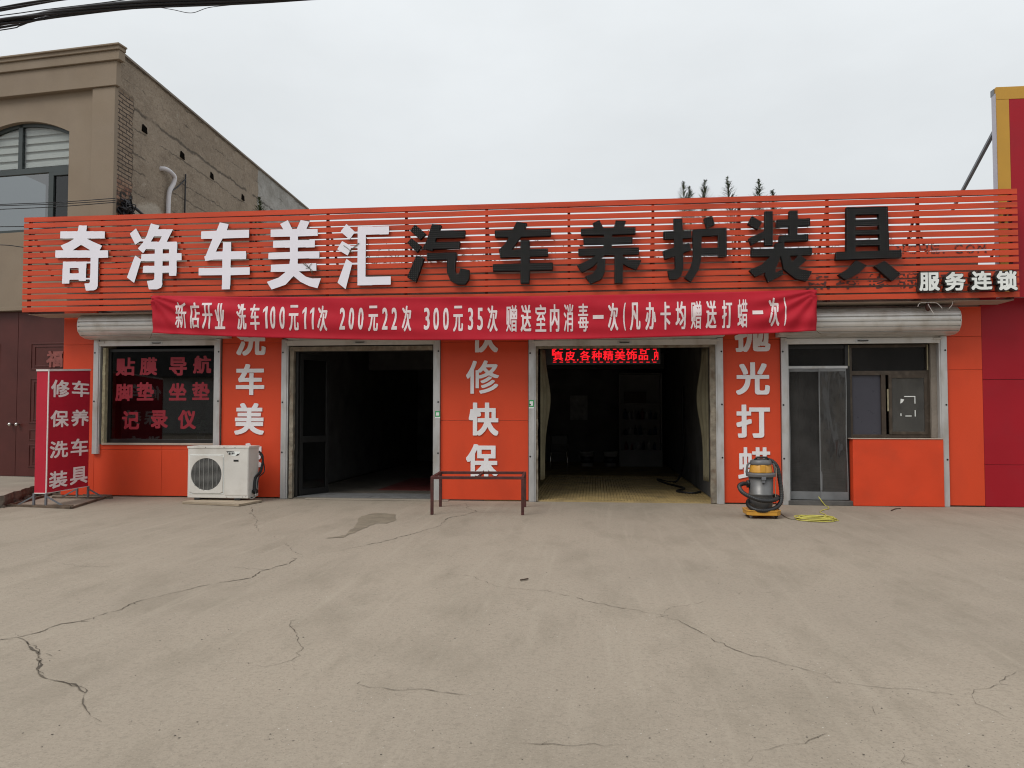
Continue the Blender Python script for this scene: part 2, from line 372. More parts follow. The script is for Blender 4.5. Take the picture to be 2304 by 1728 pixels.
def glyph_loops(ch, x0, x1, z0, z1, bold=.03, boldz=None, n=96, mask=None):
    """character fitted into the box (metres); bold = how much each stroke grows on every side"""
    V, T = glyph_tris(ch); lo = V.min(0); hi = V.max(0)
    boldz = bold if boldz is None else boldz
    wd, ht = x1 - x0, z1 - z0; res = max(wd, ht) / n; nx, nz_ = int(wd / res) + 2, int(ht / res) + 2
    bx, bz = bold / res, boldz / res
    S = (V - lo) / np.maximum(hi - lo, 1e-6) * np.array([max(wd / res - 2 * bx, .5), max(ht / res - 2 * bz, .5)]) + np.array([bx, bz])
    img = np.zeros((nz_ + 2, nx + 2), bool)
    for t in T: ras_tri(img, S[t])
    def grow(a, r, ax):
        o = a.copy()
        for k in range(1, int(round(r)) + 1): o |= np.roll(a, k, ax) | np.roll(a, -k, ax)
        return o
    img = grow(grow(img, bx, 1), bz, 0)
    if mask is not None: img &= mask(img.shape)
    return [l * res + np.array([x0, z0]) for l in contour(img)]
def stand_up(me, y, depth):
    """local XY sheet -> upright, facing -Y, its back on plane y"""
    me.transform(Matrix(((1, 0, 0, 0), (0, 0, -1, y - depth / 2), (0, 1, 0, 0), (0, 0, 0, 1)))); return me
def two_tone(me):
    me.update()
    for p in me.polygons: p.material_index = 0 if p.normal.y < -.9 else 1

# ================================================================== ground
def ground_material():
    m = bpy.data.materials.new('dusty_concrete'); m.use_nodes = True; nt = m.node_tree; N = nt.nodes; L = nt.links; b = N['Principled BSDF']
    tc = N.new('ShaderNodeTexCoord')
    def noise(sc, det=6, st=None, rough=.5):
        n = N.new('ShaderNodeTexNoise'); n.inputs['Scale'].default_value = sc; n.inputs['Detail'].default_value = det; n.inputs['Roughness'].default_value = rough
        if st:
            mp = N.new('ShaderNodeMapping'); mp.inputs['Scale'].default_value = st; mp.inputs['Rotation'].default_value = (0, 0, R(12)); L.new(tc.outputs['Object'], mp.inputs[0]); L.new(mp.outputs[0], n.inputs[0])
        else: L.new(tc.outputs['Object'], n.inputs[0])
        return n.outputs[0]
    def rng(s, a, c, lo, hi):
        r = N.new('ShaderNodeMapRange'); L.new(s, r.inputs[0])
        for i, q in enumerate((a, c, lo, hi)): r.inputs[i + 1].default_value = q
        return r.outputs[0]
    def mix(fac, A, Bc):
        x = N.new('ShaderNodeMix'); x.data_type = 'RGBA'; L.new(fac, x.inputs[0])
        if isinstance(A, tuple): x.inputs[6].default_value = (*A, 1)
        else: L.new(A, x.inputs[6])
        x.inputs[7].default_value = (*Bc, 1); return x.outputs[2]
    c = mix(rng(noise(.35, 5), .35, .65, 0, 1), (.328, .277, .218), (.293, .248, .196))
    c = mix(rng(noise(1.7, 8, (1, .45, 1), .62), .48, .7, 0, .55), c, (.212, .180, .136))
    c = mix(rng(noise(4.5, 7, (1, .4, 1), .65), .55, .75, 0, .45), c, (.345, .300, .238))
    c = mix(rng(noise(26, 6), .5, .72, 0, .35), c, (.185, .158, .125))
    c = mix(rng(noise(34, 5, None, .75), .54, .70, 0, .5), c, (.20, .17, .13)); c = mix(rng(noise(60, 4, None, .7), .52, .72, 0, .6), c, (.165, .140, .108)); c = mix(rng(noise(85, 3, None, .7), .56, .72, 0, .5), c, (.42, .37, .30)); c = mix(rng(noise(7, 4, (1, .05, 1), .6), .55, .7, 0, .28), c, (.38, .33, .262)); c = mix(rng(noise(3.2, 9, (1, .25, 1), .7), .56, .7, 0, .4), c, (.20, .17, .128))
    patch = rng(noise(.45, 4), .40, .6, .12, 1)            # where the aggregate shows through
    for sc, lo, hi, colr, amt in ((24, .0, .12, (.085, .073, .06), .85), (19, .0, .085, (.56, .53, .47), .9), (45, 0, .17, (.10, .085, .068), .75)):
        v = N.new('ShaderNodeTexVoronoi'); v.inputs['Scale'].default_value = sc; v.inputs['Randomness'].default_value = 1
        mp = N.new('ShaderNodeMapping'); mp.inputs['Location'].default_value = (sc * 1.7, sc * .3, 0); L.new(tc.outputs['Object'], mp.inputs[0]); L.new(mp.outputs[0], v.inputs[0])
        wn = N.new('ShaderNodeTexWhiteNoise'); L.new(v.outputs['Position'], wn.inputs[0])
        q = N.new('ShaderNodeMath'); q.operation = 'MULTIPLY'; L.new(rng(v.outputs['Distance'], hi, hi * .6, 0, amt), q.inputs[0]); L.new(rng(wn.outputs[0], .45, .5, 0, 1), q.inputs[1])
        q2 = N.new('ShaderNodeMath'); q2.operation = 'MULTIPLY'; L.new(q.outputs[0], q2.inputs[0]); L.new(patch, q2.inputs[1]); c = mix(q2.outputs[0], c, colr)
    L.new(c, b.inputs['Base Color']); b.inputs['Roughness'].default_value = .9; b.inputs['Specular IOR Level'].default_value = .3
    h = N.new('ShaderNodeMath'); h.operation = 'MULTIPLY_ADD'; L.new(noise(6, 9, None, .6), h.inputs[0]); h.inputs[1].default_value = 1.0; L.new(rng(noise(95, 4), 0, 1, 0, .25), h.inputs[2])
    bn = N.new('ShaderNodeBump'); bn.inputs['Strength'].default_value = .55; bn.inputs['Distance'].default_value = .012; L.new(h.outputs[0], bn.inputs['Height']); L.new(bn.outputs[0], b.inputs['Normal'])
    return m
g = MB(); S = 900
vs = [g.bm.verts.new(p) for p in ((-S, -S, 0), (S, -S, 0), (S, S, 0), (-S, S, 0))]; g.face(vs)
ground = tag(g.build('ground', ground_material()), kind='structure')

def crack(pts, w0, seed, taper=True, branches=True):
    """a jagged open line on the concrete, a few millimetres to centimetres wide"""
    rnd = random.Random(seed); P = [on_z(u, v) for u, v in pts]; Q = []
    for a, b in zip(P, P[1:]):
        n = max(2, int((b - a).length / .045))
        for k in range(n):
            t = k / n; p = a.lerp(b, t); nrm = Vector((-(b - a).y, (b - a).x, 0)).normalized()
            Q.append(p + nrm * (rnd.gauss(0, .008) + .018 * math.sin(seed + len(Q) * .7) * math.sin(len(Q) * .23)))
    Q.append(P[-1]); m = len(Q); prev = None
    for i, p in enumerate(Q):
        d = (Q[min(i + 1, m - 1)] - Q[max(i - 1, 0)]); d.z = 0; nrm = Vector((-d.y, d.x, 0)).normalized()
        t = i / (m - 1); ww = w0 * .72 * max(.12, rnd.gauss(.8, .35)) * (.72 + .28 * math.sin(seed + i * .13)) * (.72 if P[0].x > -1 else 1) * (min(1, 6 * t, 6 * (1 - t)) * .8 + .2 if taper else 1)
        if rnd.random() < .07: ww *= .1
        z = .004
        a = crk.bm.verts.new((p.x + nrm.x * ww / 2, p.y + nrm.y * ww / 2, z)); b = crk.bm.verts.new((p.x - nrm.x * ww / 2, p.y - nrm.y * ww / 2, z))
        if prev: crk.face([prev[0], a, b, prev[1]])
        prev = (a, b)
        if branches and rnd.random() < .035:
            q = p + (nrm * rnd.choice((-1, 1)) * rnd.uniform(.03, .1) + d.normalized() * rnd.uniform(-.05, .1)); e = nrm.cross(Vector((0, 0, 1))) * w0 * .3
            crk.face([crk.bm.verts.new((p.x + e.x, p.y + e.y, z)), crk.bm.verts.new((q.x, q.y, z)), crk.bm.verts.new((p.x - e.x, p.y - e.y, z))])
crk = MB()
CR = [([(-30, 1447), (0, 1440), (42, 1433), (81, 1423), (141, 1405), (182, 1398), (260, 1375), (312, 1354), (375, 1338), (417, 1328), (453, 1320), (500, 1311), (542, 1305), (562, 1300), (599, 1282), (646, 1269), (682, 1252)], .020),
      ([(682, 1252), (700, 1249), (745, 1242), (812, 1230), (885, 1213), (958, 1193), (990, 1183), (1005, 1167), (1052, 1157), (1073, 1151), (1052, 1144), (1049, 1129)], .016),
      ([(42, 1436), (68, 1449), (83, 1475), (94, 1511), (104, 1530), (151, 1540), (187, 1550), (195, 1574), (193, 1600), (200, 1613), (229, 1626)], .024),
      ([(55, 1440), (78, 1455), (92, 1480), (84, 1500), (99, 1520)], .016), ([(150, 1538), (175, 1546), (192, 1560)], .02), ([(83, 1475), (110, 1470), (118, 1478)], .01),
      ([(568, 1139), (565, 1155), (578, 1168), (575, 1186), (586, 1197)], .012), ([(638, 1221), (656, 1236), (682, 1251)], .012), ([(508, 1276), (560, 1280), (599, 1281), (651, 1280)], .008),
      ([(653, 1397), (661, 1423), (677, 1454), (672, 1475), (641, 1490), (594, 1501), (567, 1498)], .010), ([(802, 1540), (833, 1548), (885, 1554), (948, 1550), (990, 1559), (1068, 1566)], .008),
      ([(990, 1288), (1062, 1298), (1120, 1320), (1152, 1325), (1230, 1329), (1345, 1358), (1485, 1384)], .008),
      ([(1485, 1384), (1553, 1407), (1610, 1444), (1641, 1459), (1725, 1483), (1787, 1501), (1845, 1519), (1891, 1537)], .011), ([(1891, 1537), (1954, 1544), (2084, 1558), (2147, 1564)], .008), ([(2084, 1558), (2112, 1561)], .014), ([(2130, 1562), (2147, 1564)], .014),
      ([(1490, 1385), (1511, 1368), (1595, 1353)], .008), ([(2287, 1511), (2251, 1540), (2186, 1552), (2194, 1584), (2246, 1602), (2320, 1640)], .008),
      ([(1673, 1728), (1714, 1694), (1798, 1667), (1881, 1647)], .009), ([(1152, 1673), (1220, 1672), (1360, 1681), (1412, 1677)], .007), ([(1449, 1704), (1480, 1710)], .009),
      ([(135, 1268), (192, 1276), (290, 1274)], .006), ([(1650, 1338), (1780, 1331), (1910, 1344)], .006), ([(1960, 1590), (1970, 1610)], .006), ([(2030, 1690), (2040, 1728)], .007)]
for i, (p, wd) in enumerate(CR): crack(p, wd, i * 3 + 1)
crk.build('crack', M['crack'], ground)
st = MB(); sp = [(1405, 215), (1490, 200), (1530, 170), (1555, 125), (1590, 110), (1640, 103), (1710, 110), (1704, 140), (1670, 148), (1620, 150), (1560, 178), (1480, 210)]
pp = [on_z(u * .5208, 1100 + v * .5208) for u, v in sp]; rr = random.Random(3); ring = []
for a, b in zip(pp, pp[1:] + pp[:1]):
    for k in range(5): q = a.lerp(b, k / 5); ring.append(st.bm.verts.new((q.x + rr.gauss(0, .012), q.y + rr.gauss(0, .02), .004)))
st.face(ring); st.build('damp_stain', mat('damp_concrete', (.20, .168, .122), .7, var=.2, scale=5, fine=.1), ground)

# raised broken slab before the neighbour
sl = MB(); edge = [on_z(-260, 1175), on_z(0, 1143), on_z(50, 1124), on_z(95, 1112), on_z(140, 1107)]; rr = random.Random(5); E = []
for a, b in zip(edge, edge[1:]):
    n = 9
    for k in range(n): q = a.lerp(b, k / n); E.append(Vector((q.x + rr.uniform(-.03, .03), q.y + rr.uniform(-.05, .05), 0)))
E.append(edge[-1]); top = [sl.bm.verts.new((p.x, p.y + .05, .19)) for p in E]; back = [sl.bm.verts.new((p.x - 5.0, p.y + 5.6, .19)) for p in E]
for k in range(len(E) - 1): sl.face([top[k], top[k + 1], back[k + 1], back[k]])
bot = [sl.bm.verts.new((p.x, p.y - rr.uniform(0, .07), -.02)) for p in E]; mid = [sl.bm.verts.new((p.x, p.y + .07, .1)) for p in E]; sl.mi = 1
for k in range(len(E) - 1): sl.face([bot[k], bot[k + 1], mid[k + 1], mid[k]]); sl.face([mid[k], mid[k + 1], top[k + 1], top[k]])
tag(sl.build('pavement', [M['slab'], M['soil']]), kind='structure')
pv = bpy.data.objects['pavement']
rb = MB(); rr = random.Random(11)
for k in range(46):
    t = rr.random() * (len(E) - 2); i = int(t); q = E[i].lerp(E[i + 1], t - i); s = rr.uniform(.012, .05); c = Vector((q.x + rr.uniform(-.05, .1), q.y - rr.uniform(-.02, .16), s * .3))
    d = [Vector((rr.uniform(.6, 1.2) * s * x, rr.uniform(.6, 1.2) * s * y, rr.uniform(.5, .9) * s * z)) for x, y, z in ((-1, -1, -1), (1, -1, -1), (1, 1, -1), (-1, 1, -1), (-1, -1, 1), (1, -1, 1), (1, 1, 1), (-1, 1, 1))]
    rb.hexa([c + e for e in d])
tag(rb.build('rubble', M['soil']), kind='stuff')

# ================================================================== the orange car-care shop
XL, XR = PX(142, 830), PX(2213, 950)
ZG = PZ(764); ZT = 3.98; YB = 10.6
shop = thing('shop_building', 'long low orange fronted car care shop with two dark open garage bays', 'shop', ((XL + XR) / 2, 0, 0))
def panel(u0, u1, v0, v1, name='wall_panel', m='orange', y0=0, y1=.05, split=(), vs=(), bev=.003):
    """flat composite panels, cut by real joints at the given pixel rows / columns"""
    x0, x1 = (PX(u0) if u0 is not None else XL), (PX(u1) if u1 is not None else XR); uc = ((u0 or 142) + (u1 or 2213)) / 2
    zs = [PZ(v0, uc)] + [PZ(v, uc) for v in split] + ([0.02] if v1 is None else [PZ(v1, uc)]); xs = [x0] + [PX(u) for u in vs] + [x1]; b = MB()
    for a, c in zip(zs, zs[1:]):
        for p, q in zip(xs, xs[1:]): b.box(p + .002, q - .002, y0, y1, c + .002, a - .002)
    return b.build(name, M[m], shop, bevel=bev)
VTOP = 690
panel(None, 213, VTOP, None, split=(776, 1010)); panel(213, 498, 1000, None, split=(1012,), vs=(365,))
p1 = panel(498, 634, VTOP, None, split=(772,)); p2 = panel(991, 1189, VTOP, None, split=(769, 946)); p3 = panel(1628, 1757, VTOP, None, split=(764,))
panel(2130, None, VTOP, None, split=(757, 832))
# structure behind the cladding
xs = {k: PX(k) for k in (213, 236, 485, 498, 634, 655, 979, 991, 1189, 1202, 1600, 1628, 1757, 1771, 1907, 1918, 2100, 2130)}
b = MB()
for a, c in ((XL + .004, xs[236]), (xs[485], xs[655]), (xs[979] + .03, xs[1202]), (PX(1603), xs[1771] + .02), (PX(2117), XR - .004)): b.box(a, c, .052, .30, 0, ZT - .3)
b.box(xs[236], xs[485], .052, .30, 0, PZ(1000, 360)); b.build('wall', M['plaster'], shop, each=True)
b = MB(); b.box(XL + .004, XR - .004, .0515, .31, PZ(752), ZT - .02); b.build('lintel', M['concrete_wall'], shop)
b = MB(); b.box(XL + .002, XR - .002, .05, YB + .3, ZT - .02, ZT + .1); b.build('roof', M['concrete_wall'], shop)
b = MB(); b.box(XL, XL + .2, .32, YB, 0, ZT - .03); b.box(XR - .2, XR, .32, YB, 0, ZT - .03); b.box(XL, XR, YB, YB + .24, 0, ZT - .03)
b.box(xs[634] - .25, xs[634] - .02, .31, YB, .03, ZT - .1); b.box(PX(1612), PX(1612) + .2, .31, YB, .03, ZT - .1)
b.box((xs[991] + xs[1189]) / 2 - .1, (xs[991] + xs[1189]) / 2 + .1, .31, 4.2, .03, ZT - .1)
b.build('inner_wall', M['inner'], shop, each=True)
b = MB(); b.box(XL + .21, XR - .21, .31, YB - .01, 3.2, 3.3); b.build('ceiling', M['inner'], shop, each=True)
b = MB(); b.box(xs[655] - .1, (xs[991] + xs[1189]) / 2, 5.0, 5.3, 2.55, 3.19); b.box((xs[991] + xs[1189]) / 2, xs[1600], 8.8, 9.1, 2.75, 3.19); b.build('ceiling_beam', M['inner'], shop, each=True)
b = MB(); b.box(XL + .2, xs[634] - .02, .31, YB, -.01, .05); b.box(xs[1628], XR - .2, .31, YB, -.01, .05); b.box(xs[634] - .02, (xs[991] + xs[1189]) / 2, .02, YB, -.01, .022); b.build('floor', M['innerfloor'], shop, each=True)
# ribbed tan mat in the second bay
def mat_floor():
    m = mat('ribbed_tan_floor', (.34, .25, .11), .55, var=.25, scale=2.5, dirt=(.14, .11, .07), dirt_amt=.7, dirt_scale=2.0); return m
b = MB(); xa, xb = (xs[991] + xs[1189]) / 2, PX(1612); b.box(xa, xb, .03, YB, -.01, .022); n = int((xb - xa) / .055)
for j in range(70):
    y0 = .12 + j * .075
    for i in range(n):
        x0 = xa + .03 + i * .055 + (j % 2) * .012
        if x0 < xs[1189]: continue
        b.box(x0, x0 + .026, y0, y0 + .05, .022, .030)
b.build('floor_mat', mat_floor(), shop)
b = MB(); b.box(xs[655] - .05, xs[979] + .05, .06, .75, .022, .028)
for k in range(26): b.box(xs[655] - .05, xs[979] + .05, .07 + k * .026, .083 + k * .026, .028, .036)
b.build('entrance_mat', mat('grey_entrance_mat', (.13, .13, .13), .8, var=.2, scale=8), shop)
b = MB(); b.box(PX(800), (xs[991] + xs[1189]) / 2 - .12, 1.4, 4.2, .0225, .027); b.build('floor_marking', mat('red_floor_paint', (.16, .035, .03), .6, var=.3), shop)
b = MB(); b.box(xs[655] + .3, PX(1012), -.13, .03, 0.004, .016); b.build('threshold', M['slab'], shop)

# roller shutters: drum housing, guide rails with bolts, bottom bar
def shutter(u0, u1, h0, h1, vtop, vbot_l, vbot_r, label=None, raw=False):
    xa, xb = PX(u0), PX(u1); z0 = PZ(vtop, (u0 + u1) / 2)
    ha, hb = PX(h0, 730, -.36), PX(h1, 730, -.36)
    # drum
    prof = [(0.0, z0 + .46), (-.16, z0 + .47), (-.30, z0 + .44), (-.40, z0 + .37), (-.425, z0 + .29), (-.425, z0 + .21), (-.40, z0 + .13), (-.33, z0 + .06), (-.2, z0 + .025), (-.02, z0 + .02)]
    pts = []
    for a, c in zip(prof, prof[1:]):
        av, cv = Vector(a), Vector(c); n = max(1, round((cv - av).length / .10))
        for k in range(n):
            p = av.lerp(cv, k / n); q = av.lerp(cv, (k + 1) / n); d = (q - p).normalized(); nin = Vector((-d.y, d.x)); nin = nin if nin.dot(Vector((-.15, z0 + .25)) - p) > 0 else -nin
            pts += [p, p.lerp(q, .4) - nin * .004, q - d * .022, q - d * .018 + nin * .024, q - d * .003 + nin * .024]
    pts.append(Vector(prof[-1]))
    root = MB().prism([(p.x, p.y) for p in pts], ha, hb, 'x').build('roller_shutter', M['shutter'], shop, bevel=0)
    # end plates
    e = MB()
    for x in (ha - .012, hb + .002): e.prism(prof, x, x + .01, 'x')
    e.build('end_plate', M['shutter'], root, each=True)
    for u, vb, sx in ((u0, vbot_l, 1), (u1, vbot_r, -1)):
        x = PX(u); zb = .004 if vb is None else PZ(vb, u); r = MB(); r.box(x - .045 if sx > 0 else x - .05, x + .05 if sx > 0 else x + .045, -.055, -.002, zb, z0 + .01)
        r.mi = 1; zz = z0 - .22
        while zz > zb + .15: r.lathe((x - .018 * sx, -.056, zz), [(.016, 0), (.016, -.004)], 10, 'y'); zz -= .88
        r.mi = 0; r.box(x + .03 * sx, x + .075 * sx, -.04, .05, zb, z0 - .02)
        r.build('guide_rail', [M['rail'], M['black']], root, bevel=.004)
    bb = MB(); bb.box(xa + .052, xb - .052, -.05, -.015, z0 - .10, z0 - .005); bb.box(xa + .052, xb - .052, -.03, -.012, z0 + 0, z0 + .06)
    bb.box(xa + .02, xa + .16, -.063, -.052, z0 - .045, z0 - .015); bb.box(xb - .16, xb - .02, -.063, -.052, z0 - .045, z0 - .015)
    bb.build('bottom_bar', M['shutter'], root, bevel=.004)
    xc = (xa + xb) / 2; h = MB(); h.box(xc - .12, xc + .12, -.058, -.051, z0 - .075, z0 - .03); h.mi = 1; h.tube([(xc - .08, -.06, z0 - .05), (xc - .06, -.085, z0 - .055), (xc + .06, -.085, z0 - .055), (xc + .08, -.06, z0 - .05)], .008, 6)
    h.build('handle', [M['rail'], M['black']], root)
    return root
shutter(217, 491, 180, 500, 766, 1021, 1003); shutter(640, 985, 632, 992, 764, None, None); shutter(1196, 1621, 1188, 1632, 764, None, None); shutter(1764, 2124, 1757, 2158, 760, None, None)
# crumbly reveals of the bays
def rough_strip(x0, x1, y0, y1, z0, z1, seed, m='plaster'):
    rr = random.Random(seed); b = MB(); n = 26
    def edge(k): return rr.uniform(-.004, .004)
    L_ = [(x0 + edge(k), z0 + (z1 - z0) * k / n) for k in range(n + 1)]; R_ = [(x1 + edge(k) * 1.4, z0 + (z1 - z0) * k / n) for k in range(n + 1)]
    for k in range(n):
        f = y0 + rr.uniform(-.002, .003)
        b.hexa([(L_[k][0], f, L_[k][1]), (R_[k][0], f, R_[k][1]), (R_[k][0], y1, R_[k][1]), (L_[k][0], y1, L_[k][1]), (L_[k + 1][0], f, L_[k + 1][1]), (R_[k + 1][0], f, R_[k + 1][1]), (R_[k + 1][0], y1, R_[k + 1][1]), (L_[k + 1][0], y1, L_[k + 1][1])])
    return b.build('reveal', M[m], shop)
zr = PZ(784)
rough_strip(xs[634] + .15, xs[634] + .215, -.03, .06, .01, zr, 1); rough_strip(PX(1598), PX(1611), -.02, .06, .01, zr, 2); rough_strip(PX(1203), PX(1210), -.02, .06, .01, zr, 3)
rough_strip(PX(230), PX(236), -.02, .06, PZ(999, 360), PZ(782, 360), 4, 'foam')
b = MB(); b.box(xs[634] + .13, xs[979] - .05, -.012, .05, PZ(786), PZ(776)); b.box(xs[1202], PX(1612), .0, .05, PZ(785), PZ(774)); b.build('reveal', M['plaster'], shop, each=True)

# display window
zs0, zs1 = PZ(997, 360), PZ(784, 360); x0, x1 = xs[236], xs[485]
wn = MB()
for a, c, d, e in ((x0, x0 + .05, zs0, zs1), (x1 - .05, x1, zs0, zs1), (x0 + .05, x1 - .05, zs0, zs0 + .07), (x0 + .05, x1 - .05, zs1 - .05, zs1)): wn.box(a, c, .07, .13, d, e)
wn = wn.build('display_window', M['darkframe'], shop, bevel=.003)
b = MB(); b.box(x0 + .05, x1 - .05, .095, .101, zs0 + .07, zs1 - .05); b.build('pane', M['glass'], wn)
b = MB(); b.box(x0 - .05, x1 + .03, -.02, .07, zs0 - .035, zs0); b.build('sill', M['soffit'], wn, bevel=.004)
WG = [('贴', 260, 303, 804, 845), ('膜', 314, 353, 804, 844), ('导', 380, 420, 804, 845), ('航', 434, 475, 801, 841), ('脚', 260, 299, 863, 902), ('垫', 308, 347, 860, 901), ('坐', 380, 420, 862, 901), ('垫', 433, 472, 860, 900), ('记', 276, 315, 925, 966), ('录', 341, 379, 923, 964), ('仪', 402, 442, 923, 965)]
lp = []
for ch, a, c, d, e in WG: link('character', stand_up(loops_mesh(glyph_loops(ch, PX(a, 880, .1), PX(c, 880, .1), PZ(e, 360, .1), PZ(d, 360, .1), .012, .010, 120), .001), .0945, .001), wn, [M['win_red']])

# pillar characters
PC = [(p1, '洗', 532, 599, 729, 800), (p1, '车', 532, 596, 819, 889), (p1, '美', 529, 595, 907, 978), (p1, '容', 528, 592, 997, 1068),
      (p2, '快', 1061, 1121, 721, 793), (p2, '修', 1049, 1123, 811, 886), (p2, '快', 1055, 1122, 906, 980), (p2, '保', 1049, 1121, 999, 1074),
      (p3, '抛', 1652, 1732, 714, 792), (p3, '光', 1655, 1731, 815, 888), (p3, '打', 1656, 1732, 910, 985), (p3, '蜡', 1660, 1734, 1006, 1082)]
for par, ch, a, c, d, e in PC:
    um = (a + c) / 2; lp = glyph_loops(ch, PX(a, d), PX(c, d), PZ(e, um), PZ(d, um), .011 if ch in '修蜡' else .018, .008 if ch in '修蜡' else .014, 160)
    o = link('character', stand_up(loops_mesh(lp, .012), -.006, .012), par, [M['pillar_letter']])

# open glazed door leaf of the first bay
c = MB(); hx = PX(668); a = Vector((hx, .12, 0)); d = Vector((.30, .62, 0)).normalized(); wl = .70; zt = PZ(790)
for s, e, q, t in ((0, .07, .05, zt), (wl - .07, wl, .05, zt), (.07, wl - .07, .05, .15), (.07, wl - .07, zt - .1, zt), (.07, wl - .07, .98, 1.09)):
    p, r = a + d * s, a + d * e; n = Vector((-d.y, d.x, 0)) * .022
    c.hexa([Vector((*(p - n).xy, q)), Vector((*(r - n).xy, q)), Vector((*(r + n).xy, q)), Vector((*(p + n).xy, q)), Vector((*(p - n).xy, t)), Vector((*(r - n).xy, t)), Vector((*(r + n).xy, t)), Vector((*(p + n).xy, t))])
leaf = c.build('glass_door', M['darkframe'], shop, bevel=.003)
c = MB(); p, r = a + d * .07, a + d * (wl - .07); vs = [c.bm.verts.new(Vector((*q.xy, z))) for q, z in ((p, .15), (r, .15), (r, zt - .1), (p, zt - .1))]; c.face(vs); c.build('pane', M['glass'], leaf, solid=.005)
c = MB(); c.box(xs[634] + .215, xs[634] + .27, .06, .14, .02, zt + .02); c.box(xs[634] + .27, xs[979] - .05, .06, .14, zt + .02, PZ(786)); c.build('door_frame', M['darkframe'], shop, bevel=.003)

# glazed shop front on the right: plastic strip door, window over a boxed dado
xa, xb, xc_, xd = xs[1771], xs[1907], xs[1918], PX(2118)
ztop = PZ(774, 1940); ztr = PZ(828, 1850); yf = .10
c = MB(); c.box(xa, xa + .05, yf, yf + .08, .1, ztop); c.box(xb, xc_, yf - .012, yf + .08, .02, ztop); c.box(xa + .05, xb, yf, yf + .07, ztr - .02, ztr + .05); c.box(xa + .05, xb, yf, yf + .07, ztop - .06, ztop)
sd = c.build('shop_door', M['darkframe'], shop, bevel=.003)
c = MB(); c.box(xa + .05, xb, yf + .03, yf + .036, ztr + .05, ztop - .06); c.build('pane', M['glass_sheen'], sd)
c = MB(); c.box(xa + .02, xb + .03, yf - .05, yf - .005, ztr - .005, ztr + .035); c.build('curtain_rail', M['rail'], sd)
xm = PX(1843, 950, .06)
for k, (s, e, y) in enumerate(((xa + .045, xm + .03, .055), (xm - .01, xb - .005, .035))):
    zb = .2; wz = ztr - .005
    def fn(i, j, s=s, e=e, y=y, k=k): return Vector((s + (e - s) * i + .012 * math.sin(j * 5 + k) * (1 - j), y + .022 * math.sin(i * 7 + j * 3 + k * 2) * (.3 + j) + .012 * math.sin(j * 9 + i * 4), zb + (wz - zb) * j))
    cu = MB().grid(fn, 14, 26).build('plastic_curtain', M['film'], sd)
    t = MB()
    for ii in (0, 1): t.grid(lambda i, j, ii=ii, s=s, e=e: fn(max(0, min(1, ii + (i - .5) * .07)), j) + Vector((0, -.006, 0)), 1, 26)
    t.grid(lambda i, j: fn(i, j * .008) + Vector((0, -.006, -.115 * (1 - j))), 10, 1); t.grid(lambda i, j: fn(i, .975 + j * .025) + Vector((0, -.004, 0)), 10, 1)
    t.build('curtain_edge', mat('grey_vinyl_edge', (.16, .165, .17), .45, var=.15, scale=5), cu)
c = MB(); c.box(xa - .01, xc_ + .02, -.06, .1, 0, .075); c.build('door_step', mat('dark_step', (.09, .085, .08), .8, var=.3, scale=6), sd, bevel=.008)
zsill = PZ(988, 2020, -.04)
c = MB(); za, zb_ = PZ(836, 2020), zsill + .02
for p, q, s, t in ((xc_, xc_ + .04, zb_, ztop), (PX(2100) - .04, PX(2100), zb_, ztop), (xc_ + .04, PX(2100) - .04, ztop - .05, ztop), (xc_ + .04, PX(2100) - .04, za - .05, za + .02), (xc_ + .04, PX(2100) - .04, zb_, zb_ + .05), (PX(1994) - .03, PX(1994) + .04, zb_ + .05, za - .05)): c.box(p, q, yf + .01, yf + .08, s, t)
for p, q, s, t in ((PX(2006), PX(2006) + .05, zb_ + .05, za - .05), (PX(2100) - .09, PX(2100) - .042, zb_ + .05, za - .05), (PX(2006) + .05, PX(2100) - .09, za - .1, za - .05), (PX(2006) + .05, PX(2100) - .09, zb_ + .05, zb_ + .1)): c.box(p, q, yf - .004, yf + .03, s, t)
sw = c.build('shop_window', M['brownframe'], shop, bevel=.003)
c = MB(); c.box(xc_ + .04, PX(2100) - .04, yf + .05, yf + .056, za + .02, ztop - .05); c.build('pane', M['glass_sheen'], sw); c = MB(); c.box(PX(2006) + .05, PX(2100) - .09, yf + .01, yf + .016, zb_ + .1, za - .1); c.build('pane', M['glass_dirty'], sw)
c = MB(); c.box(xc_ + .04, PX(1994) - .03, yf + .05, yf + .056, zb_ + .05, za - .05); o = c.build('pane', mat('dull_blue_board', (.05, .05, .065), .3, var=.06), sw); o['label'] = 'covered blue grey pane'
tp = MB()   # torn remains of paper and tape on the right pane
def tq(u0, u1, v0, v1): tp.box(PX(u0, 900, yf), PX(u1, 900, yf), yf + .006, yf + .009, PZ(v1, 2050, yf), PZ(v0, 2050, yf))
for q in ((2035, 2060, 891, 893), (2058, 2060, 893, 908), (2058, 2060, 923, 937), (2037, 2051, 935, 937), (2026, 2028, 930, 936)): tq(*q)
tp.prism([(PX(u, 900, yf), PZ(v, 2050, yf)) for u, v in ((2026, 908), (2027, 897), (2035, 899), (2031, 905))], yf + .006, yf + .009); tp.build('torn_paper', M['white_st'], sw, each=True)
tp = MB()
for (u0, u1, v0, v1) in ((2002, 2005, 875, 925), (1915, 1917, 775, 822), (2094, 2096, 775, 832)):
    tp.box(PX(u0), PX(u1), yf - .016, yf + .0, PZ(v1, 2000), PZ(v0, 2000))
tp.build('peeling_tape', M['foam'], sw, each=True)
c = MB(); c.box(PX(2100), xd - .01, .055, .3, zb_, ztop + .05); c.build('reveal', M['concrete_wall'], shop)
